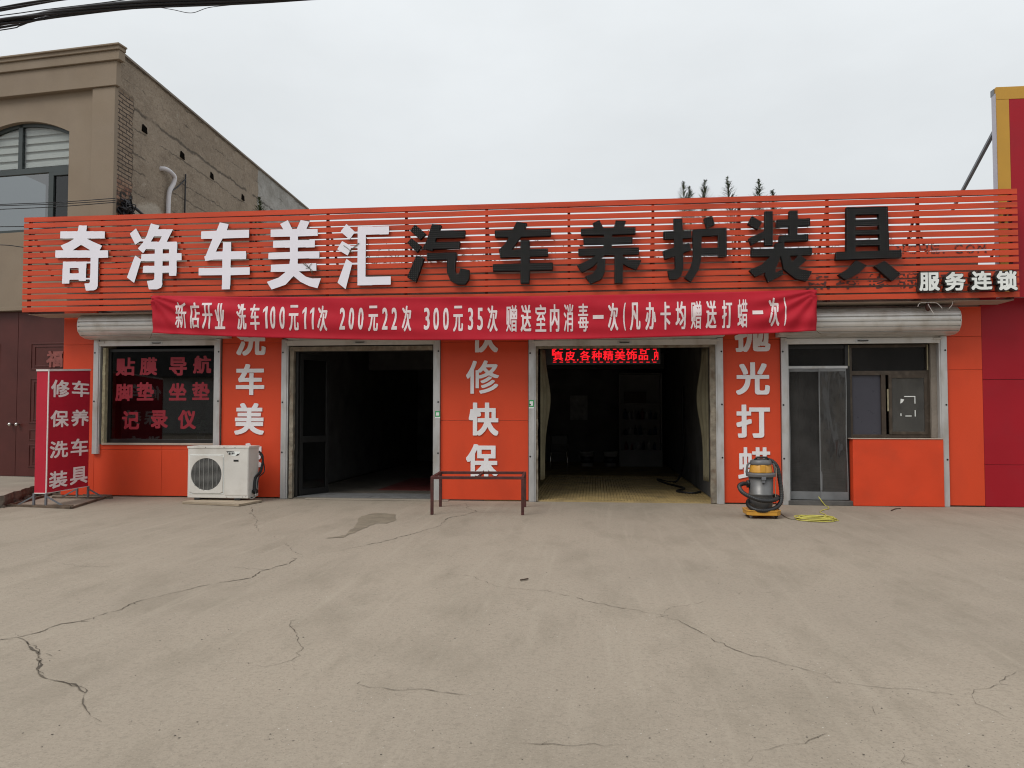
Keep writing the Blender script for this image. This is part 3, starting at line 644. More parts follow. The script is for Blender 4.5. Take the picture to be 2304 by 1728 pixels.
c = MB(); c.box(PX(1920, 1050, -.1), PX(2121, 1050, -.04), -.09, .09, .006, zsill); dd = c.build('dado_box', M['orange_old'], shop, bevel=.006)
c = MB(); c.box(PX(1916, 1050, -.1), PX(2121, 1050, -.04), -.10, .12, zsill, zsill + .014); c.build('ledge', M['soffit'], dd, bevel=.003)

# ================================================================== slatted fascia sign
YS = -.62
def SX(u, v): return on_y(u, v, YS)
TL, TR, BL, BR = SX(57, 489), SX(2283, 424), SX(47, 707), SX(2299, 669)
zt0, zb0 = (TL.z + TR.z) / 2, (BL.z + BR.z) / 2; sx0, sx1 = (TL.x + BL.x) / 2, (TR.x + BR.x) / 2
print('sign', TL, TR, BL, BR)
sign = thing('fascia_sign', 'long orange slatted fascia sign with white and black raised characters above the bays', 'sign', ((sx0 + sx1) / 2, YS, zb0))
NS = 16; ps = (zt0 - zb0) / NS
rr = random.Random(21)
def sag(x): return .012 * math.sin(x * .9) + .006 * math.sin(x * 2.3 + 1)
for k in range(NS):
    z1 = zt0 - k * ps; z0 = z1 - ps * .76; b = MB(); n = 24; j1, j2 = rr.uniform(-.004, .004), rr.uniform(-.004, .004)
    for i in range(n):
        xa_, xb_ = sx0 + (sx1 - sx0) * i / n, sx0 + (sx1 - sx0) * (i + 1) / n; ya, yb = YS + sag(xa_) * .6, YS + sag(xb_) * .6; da, db = j1 + .3 * sag(xa_ + k), j1 + .3 * sag(xb_ + k)
        b.hexa([(xa_, ya, z0 + da), (xb_, yb, z0 + db), (xb_, yb + .025, z0 + db), (xa_, ya + .025, z0 + da), (xa_, ya, z1 + da), (xb_, yb, z1 + db), (xb_, yb + .025, z1 + db), (xa_, ya + .025, z1 + da)])
    bmesh.ops.remove_doubles(b.bm, verts=b.bm.verts, dist=1e-5); bmesh.ops.delete(b.bm, geom=[f for f in b.bm.faces if abs(f.calc_center_median().x - sx0) > .01 and abs(f.calc_center_median().x - sx1) > .01 and abs(f.normal.x) > .99], context='FACES_ONLY')
    b.build('slat', M['slat'], sign)
b = MB(); nb = 12
for k in range(nb + 1):
    x = sx0 + .08 + (sx1 - sx0 - .16) * k / nb; b.box(x - .022, x + .022, YS + .042, YS + .085, zb0, zt0 - .01)
    b.bar((x, YS + .087, zt0 - .22), (x, .06, ZT + .0), .035); b.box(x - .02, x + .02, YS + .086, .05, zb0 - .0, zb0 + .04)
    if k % 2: b.bar((x, YS + .09, zt0 - .5), (x + .5, .3, ZT + .12), .03)
for z in (zt0 - .05, (zt0 + zb0) / 2, zb0 + .07): b.box(sx0 + .02, sx1 - .02, YS + .086, YS + .118, z - .02, z + .02)
b.build('support_frame', M['rust'], sign)
b = MB(); b.box(sx0 + .05, sx1 - .03, YS + .1, -.02, zb0 - .012, zb0 - .002); b.build('soffit', M['soffit'], sign)

ZOOM = {1: (100, 490, .18083), 2: (420, 480, .22604), 3: (900, 480, .27125), 4: (1460, 440, .27125)}
STROKES = {
 ('奇', 1): [[(195,168),(752,168),(752,258),(195,258)],[(428,95),(530,95),(520,170),(412,175)],[(410,165),(522,165),(518,256),(610,300),(717,347),(685,408),(578,408),(456,335),(345,408),(240,408),(200,347),(300,303),(378,256)],[(135,405),(793,405),(793,497),(135,497)],[(575,490),(670,490),(662,850),(650,885),(615,902),(515,908),(497,818),(560,812),(566,796)],[(230,545),(315,545),(310,820),(218,820)],[(428,545),(522,545),(515,785),(425,785)],[(230,545),(522,545),(522,625),(230,625)],[(225,692),(518,692),(516,770),(224,770)],[(515,545),(578,545),(578,566),(515,566)],[(510,750),(572,750),(572,768),(510,768)]],
 ('净', 1): [[(1062,197),(1140,132),(1210,262),(1190,292),(1130,335)],[(1190,262),(1260,262),(1235,292),(1180,292)],[(1128,468),(1205,520),(1115,810),(1025,742)],[(1325,70),(1432,98),(1405,160),(1345,262),(1290,350),(1228,440),(1162,382),(1225,310),(1270,225)],[(1385,142),(1600,142),(1515,310),(1420,310),(1460,230),(1360,230)],[(1300,298),(1652,298),(1652,388),(1265,390)],[(1205,452),(1705,440),(1707,530),(1200,540)],[(1230,598),(1645,598),(1645,682),(1222,684)],[(1552,298),(1652,298),(1640,722),(1550,722)],[(1375,300),(1472,300),(1465,835),(1450,870),(1400,890),(1300,892),(1275,785),(1345,778),(1368,765)]],
 ('车', 2): [[(145,178),(623,162),(622,242),(142,255)],[(330,90),(418,108),(400,170),(360,245),(285,390),(275,460),(185,475),(175,430),(190,420),(250,270),(300,165)],[(592,375),(592,455),(265,460),(185,475),(178,432),(290,382)],[(120,545),(628,535),(627,612),(118,618)],[(360,285),(442,285),(432,757),(350,757)]],
 ('美', 2): [[(930,105),(1008,68),(1056,165),(965,165)],[(1135,66),(1224,84),(1185,165),(1092,165)],[(836,160),(1305,155),(1305,225),(834,236)],[(860,272),(1276,265),(1275,338),(858,343)],[(814,390),(1320,377),(1322,445),(812,457)],[(838,510),(1292,496),(1292,572),(836,583)],[(1030,160),(1108,160),(1105,460),(1028,460)],[(1030,455),(1108,460),(1095,580),(1062,625),(985,710),(845,758),(798,682),(915,640),(985,583),(1020,520)],[(1050,560),(1120,580),(1185,630),(1250,648),(1337,645),(1302,745),(1215,722),(1130,680),(1062,622)]],
 ('汇', 2): [[(1590,105),(1675,185),(1622,262),(1532,180)],[(1548,275),(1645,330),(1603,420),(1498,358)],[(1590,452),(1650,495),(1582,755),(1502,690)],[(1665,183),(1705,183),(1705,200),(1662,200)],[(1640,325),(1705,325),(1705,345),(1636,345)],[(1640,492),(1705,492),(1705,510),(1640,510)],[(1705,132),(2015,128),(2013,208),(1702,215)],[(1703,132),(1783,132),(1780,715),(1700,717)],[(1700,632),(2032,626),(2030,710),(1700,717)]],
 ('汽', 3): [[(125,92),(215,170),(165,218),(82,142)],[(95,205),(178,272),(138,325),(58,245)],[(135,348),(200,372),(130,572),(58,530)],[(265,88),(345,98),(325,140),(300,200),(268,310),(185,290),(215,240),(245,150)],[(300,142),(540,140),(535,200),(290,202)],[(265,238),(497,233),(490,288),(245,296)],[(222,330),(468,322),(468,380),(222,388)],[(390,325),(468,322),(455,460),(460,490),(475,510),(490,500),(500,455),(575,470),(570,545),(540,590),(480,592),(420,560),(390,490)]],
 ('车', 3): [[(785,140),(1252,127),(1250,188),(787,200)],[(968,68),(1055,82),(1035,130),(1000,195),(930,295),(925,350),(830,368),(820,300),(870,255),(920,165)],[(825,305),(1225,290),(1228,352),(832,365)],[(770,422),(1268,408),(1268,468),(770,482)],[(1000,222),(1075,222),(1073,582),(1000,582)]],
 ('养', 3): [[(1597,82),(1655,55),(1692,130),(1615,130)],[(1790,58),(1875,62),(1850,130),(1770,130)],[(1500,125),(1955,113),(1955,170),(1500,182)],[(1520,205),(1930,195),(1930,248),(1522,258)],[(1478,292),(1982,282),(1983,338),(1480,350)],[(1690,120),(1765,120),(1755,290),(1690,350),(1600,440),(1510,490),(1468,432),(1560,390),(1640,340),(1690,270)],[(1775,325),(1830,345),(1900,385),(2003,388),(1960,468),(1880,435),(1810,390)],[(1640,380),(1705,375),(1700,480),(1670,545),(1580,585),(1535,522),(1600,500),(1635,450)],[(1780,340),(1850,340),(1848,578),(1778,578)]],
 ('护', 4): [[(205,190),(280,190),(285,600),(270,660),(235,692),(170,695),(155,622),(200,620),(218,600)],[(120,298),(355,290),(355,350),(122,362)],[(115,460),(335,390),(350,450),(130,530)],[(455,190),(525,165),(548,240),(480,270)],[(365,280),(645,265),(645,325),(365,340)],[(575,270),(645,265),(648,505),(578,508)],[(400,435),(645,430),(645,490),(400,492)],[(362,280),(438,278),(435,520),(415,610),(350,718),(295,680),(345,600),(368,520)]],
 ('装', 4): [[(962,130),(1028,128),(1030,412),(962,415)],[(855,168),(940,220),(905,282),(820,235)],[(828,355),(965,290),(968,345),(850,412)],[(1060,200),(1338,188),(1338,248),(1060,260)],[(1165,125),(1235,122),(1232,330),(1165,330)],[(1085,330),(1325,318),(1325,375),(1080,385)],[(1050,395),(1125,385),(1125,450),(1040,450)],[(848,445),(1355,430),(1355,492),(848,508)],[(1010,500),(1095,495),(1060,590),(885,675),(832,620),(940,570)],[(985,560),(1055,555),(1050,640),(1110,610),(1115,655),(990,720),(965,660)],[(1095,490),(1170,490),(1190,570),(1260,610),(1355,628),(1310,710),(1220,690),(1120,610)],[(1180,560),(1250,488),(1310,535),(1230,605)]],
 ('具', 4): [[(1640,95),(1715,95),(1715,480),(1640,480)],[(1905,92),(1982,90),(1995,465),(1920,470)],[(1640,98),(1980,90),(1980,150),(1640,158)],[(1710,200),(1915,195),(1915,240),(1710,245)],[(1710,285),(1920,280),(1920,320),(1710,325)],[(1710,370),(1925,365),(1925,410),(1710,415)],[(1555,468),(2097,450),(2097,512),(1550,535)],[(1720,535),(1808,580),(1735,650),(1635,700),(1570,655),(1650,610)],[(1955,540),(2090,650),(2020,710),(1870,585)]],
}
def dotted():
    m = mat('black_letter_with_diodes', (.007, .007, .0075), .55, var=.15, spec=.12); nt = m.node_tree; N = nt.nodes; L = nt.links; b = N['Principled BSDF']
    tc = N.new('ShaderNodeTexCoord'); sc = N.new('ShaderNodeVectorMath'); sc.operation = 'SCALE'; sc.inputs['Scale'].default_value = 1 / .0345; L.new(tc.outputs['Object'], sc.inputs[0])
    fr = N.new('ShaderNodeVectorMath'); fr.operation = 'FRACTION'; L.new(sc.outputs[0], fr.inputs[0]); sb = N.new('ShaderNodeVectorMath'); sb.operation = 'SUBTRACT'; sb.inputs[1].default_value = (.5, .5, .5); L.new(fr.outputs[0], sb.inputs[0])
    ml = N.new('ShaderNodeVectorMath'); ml.operation = 'MULTIPLY'; ml.inputs[1].default_value = (1, 0, 1); L.new(sb.outputs[0], ml.inputs[0]); ln = N.new('ShaderNodeVectorMath'); ln.operation = 'LENGTH'; L.new(ml.outputs[0], ln.inputs[0])
    r = N.new('ShaderNodeMapRange'); L.new(ln.outputs['Value'], r.inputs[0]); r.inputs[1].default_value = .20; r.inputs[2].default_value = .13; r.inputs[3].default_value = 0; r.inputs[4].default_value = 1
    old = b.inputs['Base Color'].links[0].from_socket; x = N.new('ShaderNodeMix'); x.data_type = 'RGBA'; L.new(r.outputs[0], x.inputs[0]); L.new(old, x.inputs[6]); x.inputs[7].default_value = (.15, .15, .145, 1); L.new(x.outputs[2], b.inputs['Base Color'])
    return m
M['dots'] = dotted(); M['black_case'] = mat('black_letter_return', (.008, .008, .008), .6, spec=.15)
for (ch, zi), polys in STROKES.items():
    ox, oy, s = ZOOM[zi]; white = zi < 3; dep = .022 if white else .085; yfce = YS - .03 - dep
    P3 = [np.array([[q.x, q.z] for q in (on_y(ox + a * s, oy + c * s, yfce) for a, c in pl)]) for pl in polys]
    lo = np.min([p.min(0) for p in P3], 0) - .01; hi = np.max([p.max(0) for p in P3], 0) + .01; res = .0042
    img = np.zeros((int((hi[1] - lo[1]) / res) + 2, int((hi[0] - lo[0]) / res) + 2), bool)
    for p in P3: ras_poly(img, (p - lo) / res)
    me = stand_up(loops_mesh([l * res + lo for l in contour(img, .5)], dep), yfce + dep, dep)
    if white: o = link('character', me, sign, [M['white_letter'], M['dark_edge']]); o['label'] = 'flat white raised character ' + ch
    else: two_tone(me); o = link('character', me, sign, [M['dots'], M['black_case']]); o['label'] = 'deep black raised character ' + ch + ' covered in diodes'
    me.update()
    if white:
        for p in me.polygons: p.material_index = 0 if p.normal.y < -.5 else 1
for ch, a, c, d, e in (('服', 2068, 2114, 613, 654), ('务', 2126, 2172, 612, 654), ('连', 2185, 2232, 610, 652), ('锁', 2242, 2289, 609, 653)):
    yy = YS - .12; um = (a + c) / 2; lp = glyph_loops(ch, on_y(a, d, yy).x, on_y(c, d, yy).x, on_y(um, e, yy).z, on_y(um, d, yy).z, .010, .009, 130)
    me = stand_up(loops_mesh(lp, .014), yy + .014, .014); two_tone(me); o = link('character', me, sign, [M['white_st'], M['dark_edge']]); o['label'] = 'small white box character ' + ch
    lp = glyph_loops(ch, on_y(a, d, yy).x - .012, on_y(c, d, yy).x + .012, on_y(um, e, yy).z - .012, on_y(um, d, yy).z + .012, .024, .024, 110)
    link('letter_box', stand_up(loops_mesh(lp, .095), YS - .01, .095), o, [M['dark_edge']])
# ghost marks of letters that were taken down
def ghost(txt, u0, u1, v0, v1, seed):
    n = len(txt); rs = np.random.RandomState(seed); lp = []
    for i, ch in enumerate(txt):
        a = u0 + (u1 - u0) * i / n; c = a + (u1 - u0) / n * (.8 if ord(ch) > 255 else .75); um = (a + c) / 2; vv = -.012 * (um - u0)
        x0, x1_, z0, z1_ = on_y(a, v0, YS).x, on_y(c, v0, YS).x, on_y(um, v1 + vv, YS).z, on_y(um, v0 + vv, YS).z
        if ch in '.': z1_ = z0 + .03; x1_ = x0 + .03
        def mask(sh):
            q = rs.rand(sh[0] // 7 + 1, sh[1] // 7 + 1) < .62; q = np.kron(q, np.ones((7, 7), bool))[:sh[0], :sh[1]]; zz = z0 + np.arange(sh[0]) * max(x1_ - x0, z1_ - z0) / 90
            ok = ((zt0 - zz) / ps % 1) < .74; ok &= ((zt0 - zz) / ps % 1) > .05; return q & ok[:, None]
        lp += glyph_loops(ch, x0, x1_, z0, z1_, .003, .003, 90, mask)
    link('old_glue_marks', stand_up(loops_mesh(lp, .001), YS - .010, .001), sign, [M['rust']])['kind'] = 'stuff'
ghost('NCHE.COM', 2015, 2225, 552, 572, 1); ghost('点维修服务', 1812, 2150, 618, 652, 2)

# ================================================================== red cloth banner under the fascia
YBN = -.70
bx0, bx1 = on_y(341, 700, YBN).x, on_y(1838, 700, YBN).x
def top_v(t): return 664.5 + (651 - 664.5) * t + 9 * math.sin(math.pi * t)
def bot_v(t): return 748 + (743.5 - 748) * t + 19 * math.sin(math.pi * t) ** .8
def bz(t, s):
    u = 341 + (1838 - 341) * t; v = top_v(t) * s + bot_v(t) * (1 - s); return on_y(u, v, YBN).z
def fold(t, s):
    y = YBN + .03 * math.sin(t * 3.2) + .010 * math.sin(s * 6 + t * 9) + .016 * math.exp(-((s - .1) / .12) ** 2)
    for sgn, tt in ((1, t), (-1, 1 - t)):
        k = math.exp(-tt * 7)                           # gathers fan out from the tied corners
        ang = math.atan2((1 - s) * 1.0, tt * 13 + .05) if sgn > 0 else math.atan2((1 - s), tt * 13 + .05)
        y += .022 * k * math.sin(ang * 17 + 1)
    y += .008 * math.sin(t * 40 + s * 3) * (s ** 2)+ .007 * math.sin((s * 4.2 + t * 6.5) * 3.1)
    return y
ban = thing('banner', 'long red cloth banner with white printed prices hung under the orange fascia', 'banner', ((bx0 + bx1) / 2, YBN, bz(.5, 0)))
clo = MB().grid(lambda i, j: Vector((bx0 + (bx1 - bx0) * i, fold(i, j), bz(i, j))), 260, 26).build('cloth', M['banner'], ban, solid=.003)
BT = [('新', 395, 420), ('店', 427, 450), ('开', 455, 478), ('业', 484, 506), ('洗', 533, 554), ('车', 563, 584), ('1', 593, 602), ('0', 608, 620), ('0', 629, 641), ('元', 650, 672), ('1', 681, 689), ('1', 698, 706), ('次', 714, 736),
      ('2', 763, 776), ('0', 784, 796), ('0', 805, 817), ('元', 828, 850), ('2', 859, 872), ('2', 880, 893), ('次', 904, 925), ('3', 953, 966), ('0', 974, 987), ('0', 996, 1009), ('元', 1019, 1041), ('3', 1052, 1064), ('5', 1073, 1086), ('次', 1096, 1119),
      ('赠', 1138, 1163), ('送', 1171, 1195), ('室', 1204, 1229), ('内', 1237, 1258), ('消', 1268, 1290), ('毒', 1300, 1324), ('一', 1334, 1358), ('次', 1368, 1391), ('(', 1402, 1408), ('凡', 1417, 1441), ('办', 1452, 1476), ('卡', 1486, 1509), ('均', 1520, 1543), ('赠', 1554, 1578), ('送', 1588, 1612), ('打', 1624, 1647), ('蜡', 1659, 1682), ('一', 1693, 1717), ('次', 1729, 1753), (')', 1763, 1769)]
tv = np.interp; lp = []
for ch, a, c in BT:
    um = (a + c) / 2; v0 = tv(um, (395, 560, 720, 1100, 1300, 1640, 1760), (680, 683, 687, 687, 683, 675, 669)); v1 = tv(um, (395, 560, 720, 1100, 1300, 1640, 1760), (738, 742, 745, 746, 746, 738, 733))
    if ch.isdigit(): v0 += 5; v1 -= 4
    if ch == '一': v0, v1 = (v0 + v1) / 2 - 5, (v0 + v1) / 2 + 3.5
    if ch == '1':
        X0, X1, Z0, Z1 = on_y(a - 1, v0, YBN).x, on_y(c, v0, YBN).x, on_y(um, v1, YBN).z, on_y(um, v0, YBN).z; lp.append(np.array([(X0 + (X1 - X0) * p, Z0 + (Z1 - Z0) * q) for p, q in ((.52, 0), (1, 0), (1, 1), (.6, 1), (0, .84), (0, .70), (.52, .81))])); continue
    lp += glyph_loops(ch, on_y(a, v0, YBN).x, on_y(c, v0, YBN).x, on_y(um, v1, YBN).z, on_y(um, v0, YBN).z, .003 if ch in '()' else .004 if ch in '赠蜡毒室消新' else .0065, .0045 if ch not in '一' else .01, 130)
me = stand_up(loops_mesh(lp, .001, dense=.03), 0, .001)
# cut the lettering finely so that it follows the folds
bm = bmesh.new(); bm.from_mesh(me)
for k in range(9):
    z = bz(.5, k / 8); bmesh.ops.bisect_plane(bm, geom=bm.verts[:] + bm.edges[:] + bm.faces[:], plane_co=(0, 0, z), plane_no=(0, 0, 1))
for v in bm.verts:
    t = (v.co.x - bx0) / (bx1 - bx0); s = (v.co.z - bz(t, 0)) / (bz(t, 1) - bz(t, 0)); v.co.y = fold(t, s) - .0045 + v.co.y
bm.to_mesh(me); bm.free(); link('lettering', me, clo, [M['banner_ink']])
tie = MB()
for t, s, du, dv in ((0, 1, -12, 3), (0, 0, -4, 14), (1, 1, 14, -6), (1, 0, 10, 8)):
    u = 341 + 1497 * t; v = top_v(t) if s else bot_v(t); a = Vector((bx0 + (bx1 - bx0) * t, fold(t, s), bz(t, s))); q = on_y(u + du, v + dv, -.45); tie.tube([a, a.lerp(q, .5) + Vector((0, 0, -.01)), q], .005, 5)
tie.build('tie_cord', M['cord_g'], ban, each=True)

# ================================================================== advertising stand on the left
A, B2, C2 = cw(-7.49, 12.49), cw(-7.476, 13.70), cw(-7.69, 12.5); D2 = B2 + C2 - A; sb, stp = .215, 2.19
stand = thing('advertising_stand', 'narrow red box sign on a rusty floor frame beside the dark red doors', 'sign', (*((A + D2) / 2).xy, 0))
b = MB(); q = [A, B2, D2, C2]; tops = [stp, stp + .075, stp + .075, stp]; b.hexa([Vector((*p.xy, sb)) for p in q] + [Vector((*p.xy, t)) for p, t in zip(q, tops)]); body = b.build('cloth_cover', M['stand_red'], stand, bevel=.006)
e1, e2 = (B2 - A).normalized(), (C2 - A).normalized()
b = MB(); b.bar(Vector((*A.xy, sb)), Vector((*A.xy, stp)), .016)
for k in range(4): b.bar(Vector((*q[k].xy, tops[k] + .006)), Vector((*q[(k + 1) % 4].xy, tops[(k + 1) % 4] + .006)), .022, .03)
b.bar(Vector((*A.xy, sb)), Vector((*C2.xy, sb)), .016); b.bar(Vector((*A.xy, sb)), Vector((*B2.xy, sb)), .012)
b.build('white_piping', M['white_tape'], stand)
lp = []; wl = (B2 - A).length; PZs = lambda v, t: 0
for ch, c0, c1, r0, r1 in (('修', .05, .47, .07, .215), ('车', .53, .97, .065, .205), ('保', .05, .47, .325, .465), ('养', .53, .97, .318, .46), ('洗', .05, .47, .58, .72), ('车', .53, .97, .57, .72), ('装', .05, .47, .83, .97), ('具', .53, .97, .815, .965)):
    me = loops_mesh(glyph_loops(ch, c0 * wl, c1 * wl, stp - (stp - sb) * r1, stp - (stp - sb) * r0, .011, .006, 150), .002); nrm = Vector((e1.y, -e1.x, 0)); o3 = Vector((*A.xy, 0)) + nrm * .006
    me.transform(Matrix(((e1.x, 0, nrm.x, o3.x), (e1.y, 0, nrm.y, o3.y), (0, 1, 0, 0), (0, 0, 0, 1)))); link('character', me, body, [M['stand_ink']])
for i_, (p, oth) in enumerate(zip(q, (e1, -e1, -e1, e1))):
    b = MB(); b.bar(Vector((*p.xy, .02)), Vector((*p.xy, sb)), .03); dr = (p - (A + D2) / 2); dr = Vector((e2 * (1 if i_ in (2, 3) else -1)).to_tuple()); f = p + dr * .28
    b.bar(Vector((*p.xy, .17)), Vector((*f.xy, .02)), .022); b.build('leg', M['steel'], stand)
fr_ = [cw(-6.92, 12.2), cw(-7.22, 14.0), cw(-8.45, 14.25), cw(-8.12, 12.55)]; b = MB()
for p, r in zip(fr_, fr_[1:] + fr_[:1]): b.bar(Vector((*p.xy, .018)), Vector((*r.xy, .018)), .035)
for p, r in ((A, C2), (B2, D2)): m_ = (r - p).normalized(); b.bar(Vector((*(p - m_ * .45).xy, .018)), Vector((*(r + m_ * .45).xy, .018)), .03)
b.build('base_frame', mat('bare_rusty_frame', (.12, .085, .06), .7, .2, var=.4, scale=8), stand)

# ================================================================== outdoor air conditioner on its board
zb_ac = .075; ya = on_z(490, 1131).y
ax0, ax1 = on_y(422, 1060, ya).x, on_y(559, 1060, ya).x; az1 = on_y(490, 1004, ya).z; adp = .40
bd = MB(); pb = [on_z(410, 1134, .0), on_z(537, 1140, .0), on_z(551, 1130, 0.0)]; yb0 = pb[0].y
bd.hexa([(pb[0].x, pb[0].y, .004), (pb[1].x, pb[1].y, .004), (pb[1].x + .12, pb[1].y + .62, .004), (pb[0].x + .05, pb[0].y + .62, .004), (pb[0].x, pb[0].y, .042), (pb[1].x, pb[1].y, .038), (pb[1].x + .12, pb[1].y + .62, .04), (pb[0].x + .05, pb[0].y + .62, .042)])
tag(bd.build('wooden_board', M['wood'], bevel=.004), 'pale weathered wooden board lying under the air conditioner', 'board')
ac = thing('air_conditioner', 'off white outdoor air conditioner unit with round fan grille standing before orange wall', 'air conditioner', ((ax0 + ax1) / 2, ya, .042))
b = MB(); b.box(ax0, ax1, ya, ya + adp, zb_ac, az1 - .035); b.mi = 1
cab = b.build('cabinet', [M['ac']], ac, bevel=.012)
b = MB(); b.box(ax0 - .008, ax1 + .008, ya - .008, ya + adp + .008, az1 - .037, az1); b.mi = 1
for k in (.3, .6, .78): b.lathe((ax0 + (ax1 - ax0) * k, ya - .009, az1 - .02), [(.007, 0), (.007, -.004)], 8, 'y')
b.build('top_cover', [M['ac'], M['black']], ac, bevel=.01)
xp = ax0 + (ax1 - ax0) * .615
b = MB(); b.box(xp + .006, ax1 - .012, ya - .006, ya + .02, zb_ac + .05, az1 - .045); b.mi = 1
for px_, pz_ in ((xp + .04, zb_ac + .02), (ax1 - .1, zb_ac + .025), (ax1 - .04, zb_ac + .03)): b.lathe((px_, ya - .001, pz_), [(.006, 0), (.006, -.004)], 8, 'y')
b.build('service_panel', [M['ac'], M['black']], ac, bevel=.004)
# fan: square bezel, round opening with wire grille
fx0, fx1 = ax0 + .045, xp - .03; fs = fx1 - fx0; fz1 = az1 - .155; fz0 = fz1 - fs * 1.08; fcx, fcz, fr = (fx0 + fx1) / 2, (fz0 + fz1) / 2, fs * .465
b = MB(); n = 48; out = []
for k in range(n):
    t = 2 * math.pi * k / n; cx_, cz_ = math.cos(t), math.sin(t); mxx = max(abs(cx_) / (fs / 2), abs(cz_) / ((fz1 - fz0) / 2)); out.append(((cx_ * fr, cz_ * fr), (cx_ / mxx, cz_ / mxx)))
vv = [[b.bm.verts.new((fcx + p[0], y, fcz + p[1])) for y, i in ((ya - .016, 1), (ya - .016, 0)) for p in [o_[i]]] for o_ in out]; vb = [b.bm.verts.new((fcx + o_[0][0] * .98, ya - .001, fcz + o_[0][1] * .98)) for o_ in out]; vo = [b.bm.verts.new((fcx + o_[1][0], ya + .001, fcz + o_[1][1])) for o_ in out]
for k in range(n):
    j = (k + 1) % n; b.face([vv[k][0], vv[j][0], vv[j][1], vv[k][1]]); b.face([vv[k][1], vv[j][1], vb[j], vb[k]], True); b.face([vv[k][0], vo[k], vo[j], vv[j][0]])
bez = b.build('fan_bezel', M['ac'], ac, bevel=.002)
b = MB(); b.lathe((fcx, ya - .002, fcz), [(fr, 0), (fr, .0015)], 48, 'y'); b.build('fan_opening', M['ac_dark'], ac)
b = MB()
for k in range(1, 30):
    z = fcz - fr + 2 * fr * k / 30; h = math.sqrt(max(0, fr * fr - (z - fcz) ** 2)); b.bar((fcx - h, ya - .010, z), (fcx + h, ya - .010, z), .0045)
for k in range(1, 7):
    x = fcx - fr + 2 * fr * k / 7; h = math.sqrt(max(0, fr * fr - (x - fcx) ** 2)); b.bar((x, ya - .016, fcz - h), (x, ya - .016, fcz + h), .0075)
b.build('fan_grille', M['ac_grille'], ac)
b = MB(); b.box(fx0 - .012, fx1 + .012, ya - .004, ya + .001, fz0 - .014, fz0 - .002); b.box(fx0 - .012, fx1 + .012, ya - .004, ya + .001, fz1 + .002, fz1 + .014); b.box(fx0 - .014, fx0 - .003, ya - .004, ya + .001, fz0 - .002, fz1 + .002); b.box(fx1 + .003, fx1 + .014, ya - .004, ya + .001, fz0 - .002, fz1 + .002); b.build('fan_frame', M['white_st'], ac)
ex, ez = xp + .06, az1 - .12   # winged emblem sticker, half torn, and the dark name plate
b = MB(); b.prism([(ex - .03, ez + .03), (ex + .21, ez + .03), (ex + .19, ez - .01), (ex + .12, ez - .045), (ex + .05, ez - .035), (ex, ez)], ya - .0085, ya - .0065); b.mi = 1
for k in range(4): b.box(ex + .012 + k * .026, ex + .030 + k * .026, ya - .0098, ya - .0087, ez - .022 + .003 * k, ez + .018)
b.prism([(ex - .035, ez + .037), (ex + .10, ez + .036), (ex + .10, ez + .030), (ex + .0, ez + .022), (ex + .005, ez - .02), (ex - .01, ez + .01)], ya - .0098, ya - .0087); b.prism([(ex + .13, ez - .035), (ex + .16, ez - .008), (ex + .20, ez), (ex + .17, ez - .035)], ya - .0098, ya - .0087); b.build('emblem', [M['white_st'], M['black']], ac)
b = MB(); b.box(ex + .095, ex + .18, ya - .011, ya - .006, ez - .135, ez - .105); b.build('name_plate', M['black'], ac)
for k in (.12, .78):
    x = ax0 + (ax1 - ax0) * k; b = MB(); b.box(x, x + .1, ya - .01, ya + adp - .02, .043, zb_ac); b.build('foot', M['black'], ac, bevel=.004)
b = MB(); rr = random.Random(4); xr = ax1 + .03
for k in range(4):
    yy = ya + .16 + .035 * k; pts = [(ax1 - .02, ya + adp + .03, az1 - .1), (ax1 + .05, ya + adp + .05, az1 - .2 - .02 * k), (ax1 + .045 + rr.uniform(-.02, .03), yy + .2, az1 - .45), (ax1 + .02 + rr.uniform(-.01, .02), yy + .06, zb_ac + .32), (ax1 + .03, yy, zb_ac + .12), (ax1 - .005, yy - .03, zb_ac + .09)]
    P_ = [Vector(p) for p in pts]; sm = []
    for i_ in range(len(P_) - 1):
        for s in range(5):
            t = s / 5; p0, p1_, p2_, p3_ = P_[max(i_ - 1, 0)], P_[i_], P_[i_ + 1], P_[min(i_ + 2, len(P_) - 1)]
            sm.append(.5 * ((2 * p1_) + (p2_ - p0) * t + (2 * p0 - 5 * p1_ + 4 * p2_ - p3_) * t * t + (3 * p1_ - p0 - 3 * p2_ + p3_) * t ** 3))
    b.mi = 1 if k == 2 else 0; b.tube(sm, .016 if k < 2 else .01, 6)
b.mi = 0; b.lathe((ax1 + .03, ya + .2, zb_ac + .1), [(.03, -.04), (.045, -.02), (.045, .03), (.02, .05)], 12, 'y'); b.tube([(ax1 + .02 + .07 * math.cos(t * .5), ya + .1 + .05 * math.sin(t * .3), zb_ac + .06 + .06 * math.sin(t * .5)) for t in range(13)], .011, 6)
b.mi = 1; b.tube([(ax1 + .01 + .09 * math.cos(t * .35 + 3), ya + .08, zb_ac + .06 + .07 * math.sin(t * .35 + 3)) for t in range(11)], .01, 6)
b.build('refrigerant_pipe', [M['black'], M['ac_grille']], ac)

